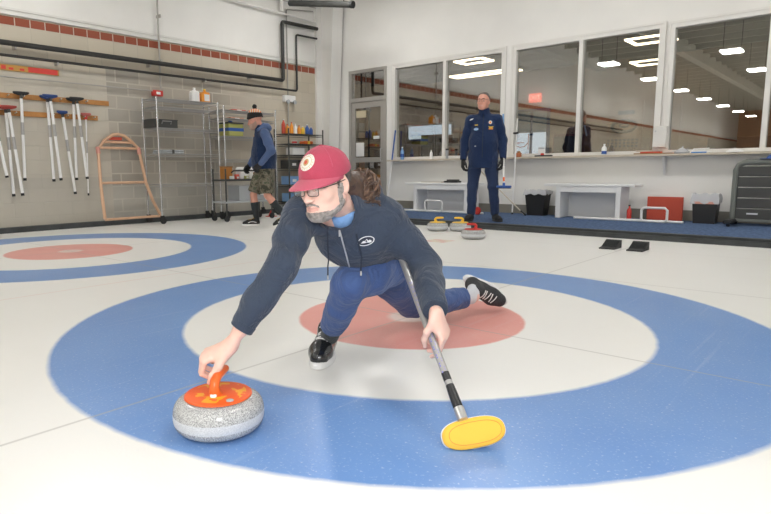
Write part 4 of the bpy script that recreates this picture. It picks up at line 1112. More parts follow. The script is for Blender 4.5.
    # third shelving: bottles on top, goods below
    top = [(5.16, 0.27, M['red_panel'], 'bottle'), (5.26, 0.18, M['orange2'], 'b'), (5.37, 0.22, M['orange2'], 'b'), (5.47, 0.20, M['white_plastic'], 'b'), (5.57, 0.17, M['orange2'], 'b'), (5.67, 0.16, M['yellow'], 'b'), (5.79, 0.20, M['blue'], 'b'), (5.90, 0.16, M['blue'], 'b')]
    names = ['tall dull red', 'first orange', 'second taller orange', 'white', 'third orange', 'yellow', 'taller blue', 'short blue']
    for (y, h, m, _), nm in zip(top, names):
        item('spray_bottle', (-6.70, y, 1.53), [('body', bottle(h, 0.038), m), ('cap', cap_(h, 0.016), M['red_panel'] if 'orange' in nm else M['white_plastic'])], nm + ' bottle on top of the dark shelving behind the walking man', 'bottle')
    item('white_box', (-6.66, 5.42, 1.128), [('box', MB().box(-0.1, 0.1, -0.16, 0.16, 0, 0.13, bev=0.005), M['paper']), ('lid', lid(0.32, 0.2, 0.13), M['tote'])], 'white box on the dark shelving below the bottles', 'box')
    item('orange_packet', (-6.66, 5.72, 1.338), [('bag', MB().box(-0.08, 0.08, -0.13, 0.13, 0, 0.06, bev=0.02), M['orange']), ('band', MB().box(-0.082, 0.082, -0.03, 0.03, -0.0005, 0.062), M['yellow'])], 'orange packet with yellow band on the dark shelving', 'packet')
    item('red_spool', (-6.66, 5.40, 1.338), [('spool', MB().lathe([(0, 0), (0.06, 0), (0.06, 0.01), (0.03, 0.012), (0.03, 0.05), (0.06, 0.052), (0.06, 0.06), (0, 0.06)], n=18), M['white_plastic']), ('cord', MB().lathe([(0, 0.013), (0.05, 0.013), (0.05, 0.049), (0, 0.049)], n=18), M['red'])], 'spool of red cord on the dark shelving', 'spool')
    for i, (y, z, wd, m, lab) in enumerate(((5.30, 0.868, 0.24, M['dark_grey_plastic'], 'dark grey bin on the third shelf from the floor, left'), (5.62, 0.868, 0.26, M['black_plastic'], 'black bin on the third shelf from the floor, middle'), (5.90, 0.868, 0.2, M['tote'], 'grey bin on the third shelf from the floor, right'),
                                     (5.30, 0.558, 0.22, M['light_blue'], 'light blue bin on the second shelf from the floor, left'), (5.56, 0.558, 0.2, M['orange2'], 'orange bin on the second shelf from the floor'), (5.84, 0.558, 0.24, M['tote'], 'grey bin on the second shelf from the floor, right'),
                                     (5.35, 0.228, 0.3, M['light_blue'], 'light blue bin on the bottom shelf'), (5.75, 0.228, 0.34, M['tote'], 'grey bin on the bottom shelf'))):
        item('storage_bin', (-6.70, y, z), [('tub', crate(wd, 0.26, 0.16), m), ('paper_label', MB().box(0.1301, 0.132, -0.05, 0.05, 0.05, 0.10), M['paper'])], lab + ' of the dark shelving', 'bin')
    item('panel_case', (-6.72, 5.45, 0.0), [('body', MB().box(-0.16, 0.18, -0.28, 0.5, 0.0, 0.16, bev=0.02), M['tote']), ('lid', MB().box(-0.17, 0.19, -0.29, 0.51, 0.16, 0.185, bev=0.006), M['wire'])], 'grey chest on the floor under the dark shelving', 'chest')
    # two small red parking cones / hacks near the wall behind the man
    for y, lab in ((4.45, 'small red cone on the floor behind the walking man, left'), (4.78, 'small red cone on the floor behind the walking man, right')):
        item('red_cone', (-6.30, y, 0), [('cone', MB().lathe([(0, 0.012), (0.055, 0.012), (0.012, 0.11), (0, 0.11)], n=18), M['red']), ('base', MB().box(-0.075, 0.075, -0.075, 0.075, 0, 0.012), M['red_panel'])], lab, 'cone')
load_shelves()

# ================================================================ BENCHES, BINS AND THINGS ON THE WALKWAY
ZW = 0.08
def bench(x0, x1, xa, xb, label):
    t = empty('bench', ((x0 + x1) / 2, 6.42, ZW)); tag(t, label, 'bench', None); ox = (x0 + x1) / 2
    MB().box(x0 - ox, x1 - ox, -0.20, 0.20, 0.475, 0.51, bev=0.006).build('seat', M['bench_white'], t)
    for x in (xa, xb - 0.07):
        MB().box(x - ox, x + 0.07 - ox, -0.19, 0.19, 0.0, 0.474, bev=0.003).build('leg', M['bench_white'], t)
    MB().box(xa + 0.071 - ox, xb - 0.071 - ox, -0.19, -0.165, 0.39, 0.474).build('apron', M['bench_white'], t)
    MB().box(xa + 0.071 - ox, xb - 0.071 - ox, 0.15, 0.17, 0.0, 0.40).build('back_board', M['bench_white'], t)
bench(-4.60, -3.20, -4.42, -3.30, 'white wooden bench left of the standing man')
bench(-1.97, -0.66, -1.78, -0.84, 'white wooden bench under the middle window')
def pvc_frame(x, y, L, lab, rail):
    t = empty('pipe_stand', (x, y, ZW)); tag(t, lab, 'pipe frame')
    r = 0.017; h = 0.20
    P = [(-L / 2, 0, r), (-L / 2, 0, h), (L / 2, 0, h), (L / 2, 0, r)]
    m = MB(); Q = []
    for i, p in enumerate([(-L / 2, 0, r + 0.03), (-L / 2, 0, h - 0.03), (-L / 2 + 0.03, 0, h), (L / 2 - 0.03, 0, h), (L / 2, 0, h - 0.03), (L / 2, 0, r + 0.03), (L / 2 - 0.03, 0, r), (-L / 2 + 0.03, 0, r)]): Q.append(p)
    m.tube(Q, r, 12, closed=True); m.build('loop', M['white_plastic'], t)
    MB().tube([(rail[0], 0.045, r), (rail[1], 0.045, r)], r, 12).build('floor_rail', M['white_plastic'], t)
pvc_frame(-3.92, 6.13, 0.36, 'white plastic pipe loop standing before the left bench', (-0.75, 0.95))
pvc_frame(-0.37, 6.14, 0.32, 'white plastic pipe loop standing before the red panel', (-1.1, 0.35))
def build_walkway_things():
    t = MB().box(-0.60, -0.14, 6.64, 6.67, ZW, 0.41, bev=0.003); o = t.build('red_sheet_panel', M['red_panel']); tag(o, 'red rectangular panel leaning behind the white pipe loop', 'panel')  # plain red sheet panel, nothing displayed on it
    # open black bin without liner
    def bin_(x, y, w0, w1, h, lab, liner):
        t = empty('waste_bin', (x, y, ZW)); tag(t, lab, 'bin')
        vs = []; fs = []
        ring = lambda w_, d, z, ins: [(-w_ + ins, -d + ins, z), (w_ - ins, -d + ins, z), (w_ - ins, d - ins, z), (-w_ + ins, d - ins, z)]
        L = [ring(w0 / 2, w0 * 0.36, 0, 0), ring(w1 / 2, w1 * 0.36, h - 0.03, 0), ring(w1 / 2 + 0.008, w1 * 0.36 + 0.008, h - 0.03, 0), ring(w1 / 2 + 0.008, w1 * 0.36 + 0.008, h, 0), ring(w1 / 2, w1 * 0.36, h, 0.006), ring(w0 / 2, w0 * 0.36, 0.02, 0.008)]
        for q in L: vs += q
        fs = [(i * 4 + j, i * 4 + (j + 1) % 4, (i + 1) * 4 + (j + 1) % 4, (i + 1) * 4 + j) for i in range(5) for j in range(4)] + [(3, 2, 1, 0), (20, 21, 22, 23)]
        MB().add(vs, fs).build('tub', M['black_plastic'], t)
        if liner:
            n = 40; vs = []
            for k, (sc_, z) in enumerate(((1.13, h - 0.05 if liner > 1 else h - 0.03), (1.13, h + 0.004), (1.04, h + 0.035 * liner), (0.85, h + 0.03), (0.7, h - 0.1))):
                for j in range(n):
                    a = 2 * math.pi * j / n; cx, cy = math.cos(a), math.sin(a); q = max(abs(cx), abs(cy)); wob = 1 + 0.03 * math.sin(7 * a + k)
                    vs.append((cx / q * w1 / 2 * sc_ * wob, cy / q * w1 * 0.36 * sc_ * wob, z + 0.012 * math.sin(9 * a + 2 * k)))
            fs = [(i * n + j, i * n + (j + 1) % n, (i + 1) * n + (j + 1) % n, (i + 1) * n + j) for i in range(4) for j in range(n)]
            MB().add(vs, fs, 0, True).build('liner', M['bag'], t)
            if liner > 1:
                MB().box(-w1 / 2 - .012, w1 / 2 + .012, -w1 * .36 - .012, -w1 * .36 - 0.009, h - 0.06, h - 0.03).build('red_drawstring', mat('salmon_band', (0.70, 0.32, 0.25), 0.5), t)
    bin_(-2.19, 6.52, 0.26, 0.33, 0.365, 'black waste bin between the standing man and the middle bench', 1)
    bin_(0.175, 6.46, 0.25, 0.29, 0.32, 'black waste bin with clear liner right of the red panel', 2)
    # red fire bottle / water bottle by the bench leg
    item('red_bottle', (-0.745, 6.33, ZW), [('body', bottle(0.22, 0.032), M['red']), ('cap', cap_(0.22, 0.015), M['black_plastic'])], 'small red bottle beside the right leg of the middle bench', 'bottle')
    # red round stop behind the standing man
    item('red_disc', (-2.99, 6.02, ZW), [('disc', MB().lathe([(0, -0.02), (0.055, -0.02), (0.065, 0), (0.055, 0.02), (0, 0.02)], n=24, M4=Matrix.Translation((0, 0, 0.066)) @ Matrix.Rotation(math.pi / 2, 4, 'X')), M['red']), ('hub', MB().lathe([(0, -0.025), (0.015, -0.025), (0.015, 0.025), (0, 0.025)], n=14, M4=Matrix.Translation((0, 0, 0.066)) @ Matrix.Rotation(math.pi / 2, 4, 'X')), M['red_panel'])], 'red disc standing by the standing man\'s right foot', 'disc')
    # dark tray on the left bench
    item('dark_tray', (-3.72, 6.42, ZW + 0.511), [('tray', MB().box(-0.14, 0.14, -0.07, 0.07, 0, 0.03, bev=0.006), M['black_plastic']), ('brush', MB().box(-0.10, 0.12, -0.04, 0.04, 0.031, 0.055, bev=0.006), M['dark_grey_plastic'])], 'black tray lying on the left bench', 'tray')
    item('wood_slat', (-4.15, 6.42, ZW + 0.511), [('slat', MB().box(-0.22, 0.22, -0.03, 0.03, 0, 0.012), M['sill']), ('end_cap', MB().box(0.22, 0.235, -0.031, 0.031, 0, 0.013), M['brown_box'])], 'thin wooden slat lying on the left bench', 'slat')  # plain wooden slat with a brown end, no measuring marks
    # blue broom leaning at the door side of the left window
    def broom(p0, p1, headc, shm, lab, hl=0.2, rot=0.0, grip=None):
        t = empty('curling_broom', p0); tag(t, lab, 'broom'); d = Vector(p1) - Vector(p0)
        MB().tube([d * 0.03, d * 0.62], 0.0125, 10).build('shaft', shm, t)
        MB().tube([d * 0.62, d], 0.014, 10).build('grip', grip or M['blue'], t)
        MB().box(-hl / 2, hl / 2, -0.03, 0.03, -0.012, 0.022, bev=0.012, M4=Matrix.Rotation(rot, 4, 'Z')).build('head', headc, t)
        MB().tube([(0, 0, 0.0), d * 0.06], [0.024, 0.015], 10).build('collar', M['orange2'], t)
    broom((-5.33, 6.60, ZW + 0.013), (-5.19, 6.70, 1.58), M['blue'], M['white_plastic'], 'blue and white broom leaning against the wall by the glass door')
    # white pole standing beside the man, stick leaning behind him
    t = empty('white_pole', (-2.60, 6.47, ZW)); tag(t, 'thin white pole standing upright right of the standing man', 'pole')
    MB().tube([(0, 0, 0.0), (0.01, 0.06, 1.55)], 0.012, 10).build('shaft', M['white_plastic'], t)
    MB().tube([(0.0, 0.0, 0.0), (0.0, 0.0, 0.03)], 0.016, 10).build('foot', M['black_rubber'], t)
    MB().box(-0.035, 0.035, 0.01, 0.07, 1.30, 1.33, bev=0.006).build('clamp', M['black_plastic'], t)
    t = empty('wood_stick', (-2.30, 6.28, ZW)); tag(t, 'pale wooden stick lying slanted between the man and the bin', 'stick')
    MB().tube([(0.0, 0.0, 0.02), (-0.95, 0.30, 0.70)], 0.010, 8).build('shaft', M['sill'], t); MB().tube([(0.03, -0.01, 0.0125), (-0.07, 0.022, 0.075)], 0.0125, 8).build('end_grip', M['black_rubber'], t)
build_walkway_things()

def build_tool_cabinet():
    """rolling black slatted cabinet cut by the right edge"""
    t = empty('rolling_divider', (1.02, 6.35, ZW)); tag(t, 'dark grey rolling plastic unit with horizontal panels at the right edge', 'divider')
    m = MB(); W2 = 0.52; H = 0.80
    # rounded outer frame
    P = [(-W2, 0, 0.08), (-W2, 0, H - 0.10), (-W2 + 0.03, 0, H - 0.03), (-W2 + 0.10, 0, H), (W2 - 0.10, 0, H), (W2 - 0.03, 0, H - 0.03), (W2, 0, H - 0.10), (W2, 0, 0.08)]
    m.tube(P, 0.036, 12, closed=False); m.build('frame', M['grey_edge'], t)
    n = 5; z = 0.09; hh = (H - 0.13) / n
    for i in range(n):
        MB().box(-W2 + 0.03, W2 - 0.03, -0.035, 0.035, z + i * hh, z + (i + 1) * hh - 0.014, bev=0.008).build('panel', M['dark_grey_plastic'], t)
    MB().box(-0.37, -0.25, -0.038, -0.0355, z + 0.055, z + 0.075).build('name_badge', M['logo_white'], t)
    MB().box(-W2 + 0.03, W2 - 0.03, -0.03, 0.03, 0.055, 0.09).build('bottom_rail', M['grey_edge'], t)
    for x in (-W2, W2):
        f = MB().box(x - 0.05, x + 0.05, -0.32, 0.32, 0.035, 0.085, bev=0.015).build('foot', M['black_rubber'], t)
        for y in (-0.26, 0.26): MB().lathe([(0, -0.015), (0.035, -0.015), (0.035, 0.015), (0, 0.015)], n=16, M4=Matrix.Translation((x, y, 0.035)) @ Matrix.Rotation(math.pi / 2, 4, 'Y')).build('wheel', M['black_rubber'], f)
    item('blue_cap', (0.86, 6.35, ZW + 0.838), [('crown', MB().lathe([(0, 0.05), (0.03, 0.045), (0.055, 0.02), (0.06, 0.0), (0, 0.0)][::-1], n=18), M['blue']), ('brim', MB().box(-0.12, -0.04, -0.045, 0.045, 0.0, 0.006, bev=0.002), M['blue'])], 'small blue thing resting on top of the dark rolling unit', 'cap')  # a blue cap, low crown with a short brim
build_tool_cabinet()

def shelf_things():
    z = 1.013
    item('water_bottle', (-4.98, 6.64, z), [('body', bottle(0.24, 0.034), M['light_blue']), ('paper_label', MB().lathe([(0, 0.05), (0.0345, 0.05), (0.0345, 0.11), (0, 0.11)], n=16), M['blue']), ('cap', cap_(0.24, 0.015), M['white_plastic'])], 'clear blue water bottle at the left end of the long shelf', 'bottle')
    item('spray_bottle', (-4.32, 6.64, z), [('body', bottle(0.17, 0.028), M['white_plastic']), ('cap', cap_(0.17, 0.012), M['wire'])], 'small white bottle on the long shelf left of the window bar', 'bottle')
    item('black_topped_tube', (-3.98, 6.64, z), [('tube', MB().tube([(0, 0, 0), (0, 0, 0.15)], 0.026, 14), M['tote']), ('cap', MB().tube([(0, 0, 0.15), (0, 0, 0.18)], 0.028, 14), M['black_plastic'])], 'grey tube with black top on the shelf beside the window bar', 'tube')
    item('orange_block', (-2.60, 6.64, z), [('block', MB().box(-0.04, 0.04, -0.03, 0.03, 0, 0.07, bev=0.01), mat('terracotta', (0.50, 0.17, 0.07), 0.7)), ('top', MB().box(-0.025, 0.025, -0.02, 0.02, 0.07, 0.095, bev=0.008), M['brown_box'])], 'small terracotta block on the shelf right of the standing man', 'block')
    item('white_card', (-2.22, 6.66, z), [('sheet', MB().box(-0.055, 0.055, -0.006, 0.006, 0, 0.15), M['paper']), ('dark_header', MB().box(-0.05, 0.05, -0.008, -0.0061, 0.12, 0.145), M['tote']), ('foot', MB().box(-0.05, 0.05, -0.03, 0.03, 0, 0.008), M['white_plastic'])], 'white card stand on the shelf behind the red gadget', 'card')
    item('red_gadget', (-2.16, 6.60, z), [('base', MB().box(-0.14, 0.14, -0.03, 0.03, 0, 0.022, bev=0.006), M['dark_grey_plastic']), ('button', MB().lathe([(0, 0), (0.03, 0), (0.025, 0.028), (0, 0.032)], n=14, c=(-0.02, 0, 0.022)), M['red'])], 'dark gadget with a red knob on the shelf', 'gadget')
    item('glue_bottle', (-1.24, 6.64, z), [('body', bottle(0.165, 0.036), M['white_plastic']), ('paper_label', MB().lathe([(0, 0.015), (0.0365, 0.015), (0.0365, 0.06), (0, 0.06)], n=16), M['blue']), ('cap', cap_(0.165, 0.015), M['white_plastic'])], 'white bottle with blue label on the shelf under the middle window', 'bottle')
    # stack of folders under the white box between windows
    item('orange_folder', (-0.50, 6.64, z), [('cover', MB().box(-0.30, 0.20, -0.07, 0.07, 0, 0.012), M['orange2']), ('spine', MB().box(-0.302, 0.202, -0.073, -0.070, 0, 0.013), M['brown_box'])], 'flat orange folder on the shelf between the windows', 'folder')
    item('red_notebook', (-0.60, 6.64, z + 0.0135), [('cover', MB().box(-0.12, 0.14, -0.06, 0.06, 0, 0.02), M['red_panel']), ('pages', MB().box(-0.125, -0.12, -0.055, 0.055, 0.003, 0.017), M['paper'])], 'red notebook lying on the orange folder', 'notebook')
    item('cream_notebook', (-0.68, 6.64, z + 0.034), [('cover', MB().box(-0.10, 0.10, -0.055, 0.055, 0, 0.02), M['sill']), ('pages', MB().box(-0.105, -0.10, -0.05, 0.05, 0.003, 0.017), M['paper'])], 'cream notebook on top of the red notebook', 'notebook')
    item('towel_dispenser', (-0.50, YB - 0.03, 1.10), [('housing', MB().box(-0.09, 0.09, -0.06, 0.028, 0, 0.30, bev=0.012), M['ledge_white']), ('key_lock', MB().box(-0.065, -0.045, -0.063, -0.06, 0.22, 0.24), M['steel'])], 'off-white box fixed to the wall between the middle and right windows', 'dispenser')
    item('crumpled_bag', (-0.20, 6.64, z), [('bag', MB().lathe([(0, 0), (0.09, 0), (0.10, 0.02), (0.06, 0.05), (0.02, 0.075), (0, 0.08)], n=9), M['bag']), ('knot', MB().tube([(0, 0, 0.075), (0.01, 0, 0.095)], 0.008, 6), M['bag'])], 'crumpled clear bag on the shelf at the right window', 'bag')
    item('blue_clipboard', (0.03, 6.63, z), [('board', MB().box(-0.12, 0.12, -0.06, 0.06, 0, 0.02, bev=0.006), M['white_plastic']), ('blue_edge', MB().box(-0.10, 0.08, -0.064, -0.0605, 0.0, 0.015), mat('bright_blue', (0.02, 0.22, 0.62), 0.4)), ('wire_handle', MB().tube([(-0.1, 0, 0.02), (-0.09, 0, 0.055), (0.1, 0, 0.06)], 0.006, 6), M['white_plastic'])], 'white tray with a bright blue edge on the shelf at the right window', 'tray')
    item('white_cloth', (0.42, 6.64, z), [('cloth', MB().lathe([(0, 0), (0.10, 0), (0.09, 0.02), (0.05, 0.035), (0, 0.045)], n=11), M['paper']), ('fold', MB().tube([(-0.07, 0, 0.02), (0, -0.01, 0.045), (0.06, 0, 0.025)], 0.012, 8), M['paper'])], 'heap of white cloth on the shelf near the right edge', 'cloth')
shelf_things()

# ================================================================ CURLING STONES AND HACKS
def stone(name_label, loc, rz, plate, hm, group=None, big=False):
    t = empty('curling_stone', loc, rz); tag(t, name_label, 'curling stone', group)
    R = 0.1435; H = 0.1145; prof = [(0.0, 0.004), (0.055, 0.0035), (0.063, 0.0), (0.068, 0.003)]
    for i in range(25):
        a = -math.pi / 2 + math.pi * i / 24
        ca, sa = math.cos(a), math.sin(a); e = 0.62
        r = 0.080 + (R - 0.080) * (abs(ca) ** e); z = 0.0575 + 0.0545 * (1 if sa > 0 else -1) * (abs(sa) ** 0.86)
        prof.append((r, z))
    prof += [(0.04, 0.1125), (0.0, 0.1125)]
    MB().lathe(prof, n=72).build('granite_body', M['granite'], t)
    # handle plate
    MB().lathe([(0.0, 0.113), (0.104, 0.1125), (0.107, 0.1145), (0.104, 0.1185), (0.08, 0.1215), (0.03, 0.1235), (0.0, 0.124)], n=64).build('handle_plate', plate, t)
    # goose-neck: rises at +x, runs towards -x
    P = [(0.022, 0, 0.118), (0.030, 0, 0.134), (0.034, 0, 0.152), (0.026, 0, 0.167), (0.008, 0, 0.174), (-0.02, 0, 0.176), (-0.045, 0, 0.176), (-0.076, 0, 0.175), (-0.082, 0, 0.175)]
    Rr = [0.023, 0.0180, 0.0160, 0.0155, 0.0150, 0.0145, 0.0138, 0.0120, 0.004]
    MB().tube(P, Rr, 16).build('handle', hm, t)
    if big:
        MB().lathe([(0, 0), (0.0105, 0), (0.0105, 0.006), (0.008, 0.009), (0, 0.0095)], n=18, M4=Matrix.Translation((0.040, 0.0, 0.1245)) @ Matrix.Rotation(math.radians(58), 4, 'Y')).build('bolt_cap', M['white_plastic'], t)
        MB().lathe([(0, 0.12), (0.013, 0.1205), (0.010, 0.1228), (0, 0.123)], c=(0.06, 0.058, 0), n=18).build('plate_screw', M['tote'], t)
    return t
stone('granite curling stone with orange printed plate under the crouching man\'s hand', (0.400, -1.592, 0), math.atan2(-0.66, 0.45), M['plate_orange'], M['orange'], big=True)
stone('curling stone with yellow handle, left of the two yellow ones', (-2.52, 4.13, 0), math.radians(225), M['yellow'], M['yellow'])
stone('curling stone with yellow handle, beside the red-handled stone', (-2.26, 4.28, 0), math.radians(40), M['yellow'], M['yellow'])
stone('curling stone with red handle on the ice behind the house', (-1.66, 3.58, 0), math.radians(50), M['red'], M['red'])
def hack(x, label):
    t = empty('rubber_hack', (x, 3.70, 0)); tag(t, label, 'hack')
    prof = [(0.11, 0.0), (-0.12, 0.0), (-0.12, 0.012), (-0.05, 0.018), (0.035, 0.052), (0.085, 0.078), (0.11, 0.080)]
    m = MB(); m.poly([(-0.075, -a if False else a, z) for a, z in prof], (0.15, 0, 0)); m.build('foot_block', M['black_rubber'], t)
    g = MB()
    for i in range(5): g.box(-0.07, 0.07, -0.03 + i * 0.022, -0.022 + i * 0.022, 0.030 + i * 0.0088, 0.036 + i * 0.0098)
    g.build('tread', M['curb'], t)
hack(-0.13, 'black rubber hack in the ice, left one of the two')
hack(0.135, 'black rubber hack in the ice, right one of the two')

# ================================================================ PEOPLE
def lerp(a, b, t): return tuple(Vector(a).lerp(Vector(b), t))
def grid_for(pts, pad, h):
    P = np.array([tuple(p) for p in pts]); return SDF(P.min(0) - pad, P.max(0) + pad, h)
def garment(name, s, mt, parent, amp=0.004, freq=9, seed=0, rel=2, mi=None):
    V, F = s.mesh(); V = relax(V, F, rel, 0.5)
    if amp: V = wrinkle(V, F, amp, freq, seed); V = relax(V, F, 1, 0.4)
    return np_mesh(name, V, F, mt, parent)

def shoe(name, M4, upper, parent, laces=M['lace_white'], stripe=None, h=0.004, L=0.29):
    """local axes: y to the toe, z from sole to laces, origin under the heel"""
    g = SDF((-0.07, -0.03, -0.01), (0.07, L + 0.03, 0.15), h)
    g.chain([(0, 0.045, 0.045), (0.002, 0.11, 0.046), (0.004, L * 0.62, 0.040), (0.0, L - 0.055, 0.034)], [0.038, 0.037, 0.042, 0.036], 0.03)
    g.chain([(0, 0.045, 0.06), (0, 0.06, 0.108)], [0.034, 0.035], 0.02)
    g.chain([(0, 0.07, 0.085), (0.002, L * 0.58, 0.052)], [0.030, 0.026], 0.03)
    g.cut((0, 0, 0.020), (0, 0, -1), 0.004); g.cut((0, 0, 0.118), (0, -0.35, 1), 0.004)
    V, F = g.mesh(); V = relax(V, F, 2, 0.4); V, F = xf(V, F, M4)
    root = np_mesh(name, V, F, upper, parent)
    # sole outline
    out = []
    for i in range(44):
        a = 2 * math.pi * i / 44; y = L / 2 + math.cos(a) * L / 2; t = y / L
        w_ = 0.036 + 0.013 * math.sin(math.pi * min(max((t - 0.25) / 0.75, 0), 1)); out.append((math.copysign(abs(math.sin(a)) ** 0.7, math.sin(a)) * w_, y - 0.002))
    vs = []; lv = [(0.94, 0.0), (1.02, 0.003), (1.03, 0.017), (0.95, 0.024)]
    for (q, z) in lv: vs += [(x * q, L / 2 + (y - L / 2) * (1 + (q - 1) * 0.5), z + 0.012 * max(0, (y / L - 0.8)) * 5 * 0.4) for x, y in out]
    n = 44; fs = [(i * n + (j + 1) % n, i * n + j, (i + 1) * n + j, (i + 1) * n + (j + 1) % n) for i in range(3) for j in range(n)] + [tuple(range(n)), tuple(range(4 * n - 1, 3 * n - 1, -1))]
    vs = [M4 @ Vector(v) for v in vs]; MB().add(vs, fs, 0, True).build('sole', M['sole_white'] if stripe != 'black' else M['black_rubber'], root)
    if laces:
        bt = BVHTree.FromPolygons([Vector(v) for v in V], [tuple(f) for f in F]); m = MB()
        ax = [Vector((M4[0][i], M4[1][i], M4[2][i])) for i in range(3)]
        for k in range(5):
            y = 0.095 + k * 0.020; P = []
            for j in range(7):
                x = -0.024 + 0.008 * j; o = M4 @ Vector((x, y + (0.004 if k % 2 else -0.004) * (j - 3) / 3, 0.2)); q = bt.ray_cast(o, -ax[2])
                if q[0] is not None: P.append(q[0] + ax[2] * 0.0025)
            if len(P) > 2: m.tube(P, 0.0028, 6)
        if m.v: m.build('lace', laces, root)
    if stripe and stripe != 'black':
        bt = BVHTree.FromPolygons([Vector(v) for v in V], [tuple(f) for f in F]); ax0 = Vector((M4[0][0], M4[1][0], M4[2][0])); m = MB()
        for sx in (-1, 1):
            P = []
            for j in range(9):
                y = 0.06 + 0.016 * j; z = 0.045 + 0.018 * math.sin(j / 8 * math.pi); q = bt.ray_cast(M4 @ Vector((sx * 0.15, y, z)), -ax0 * sx)
                if q[0] is not None: P.append(q[0] + ax0 * sx * 0.002)
            if len(P) > 2: m.tube(P, 0.006, 6)
        m.build('side_stripe', M['sole_white'], root)
    return root

def eyes(M4, parent):
    for sx in (1, -1):
        m = MB(); prof = [(0.0112 * math.sin(math.pi * i / 12), -0.0112 * math.cos(math.pi * i / 12)) for i in range(13)]; prof[0] = (0.0001, prof[0][1]); prof[-1] = (0.0001, prof[-1][1])
        m.lathe(prof, n=16, M4=M4 @ Matrix.Translation((sx * 0.032, -0.0825, 0.0)) @ Matrix.Scale(1.0, 4)); e = m.build('eye', M['eye_white'], parent)
        MB().lathe([(0.0001, 0.0), (0.0052, 0.0), (0.0050, 0.0012), (0.0001, 0.0016)], n=14, M4=M4 @ Matrix.Translation((sx * 0.032, -0.0925, -0.0005)) @ Matrix.Rotation(math.pi / 2, 4, 'X')).build('iris', M['iris'], e)
def brows(M4, parent, mt, hs=None):
    for sx in (1, -1):
        MB().tube([M4 @ Vector((sx * a, b, c)) for a, b, c in ((0.014, -0.0985, 0.0195), (0.028, -0.0955, 0.0235), (0.040, -0.088, 0.023), (0.050, -0.079, 0.018))], [0.003, 0.0042, 0.0038, 0.002], 8).build('eyebrow', mt, parent)
def glasses(M4, parent, lens=True):
    t = MB(); T = lambda P: [M4 @ Vector(p) for p in P]
    for sx in (1, -1):
        P = [(sx * (0.033 + 0.025 * max(-1, min(1, 1.25 * math.cos(a)))), -0.112 + 0.0 + 0.10 * (max(0, (0.033 + 0.025 * math.cos(a)) - 0.03)) ** 1.0 * 0.25, -0.004 + 0.0165 * max(-1, min(1, 1.25 * math.sin(a)))) for a in [2 * math.pi * i / 24 for i in range(24)]]
        t.tube(T(P), 0.0013, 6, closed=True)
        t.tube(T([(sx * 0.058, -0.111, 0.006), (sx * 0.072, -0.100, 0.006), (sx * 0.082, -0.04, 0.008), (sx * 0.084, 0.012, 0.012), (sx * 0.080, 0.035, -0.004)]), 0.0016, 6)
    t.tube(T([(-0.009, -0.113, 0.003), (0, -0.116, 0.006), (0.009, -0.113, 0.003)]), 0.0013, 6)
    g = t.build('spectacles', M['black_plastic'], parent)
    if lens:
        for sx in (1, -1):
            P = [(sx * (0.033 + 0.0245 * max(-1, min(1, 1.25 * math.cos(a)))), -0.112, -0.004 + 0.016 * max(-1, min(1, 1.25 * math.sin(a)))) for a in [2 * math.pi * i / 24 for i in range(24)]]
            MB().poly(T(P), M4.to_3x3() @ Vector((0, 0.0012, 0))).build('lens', M['lens'], g)
    return g

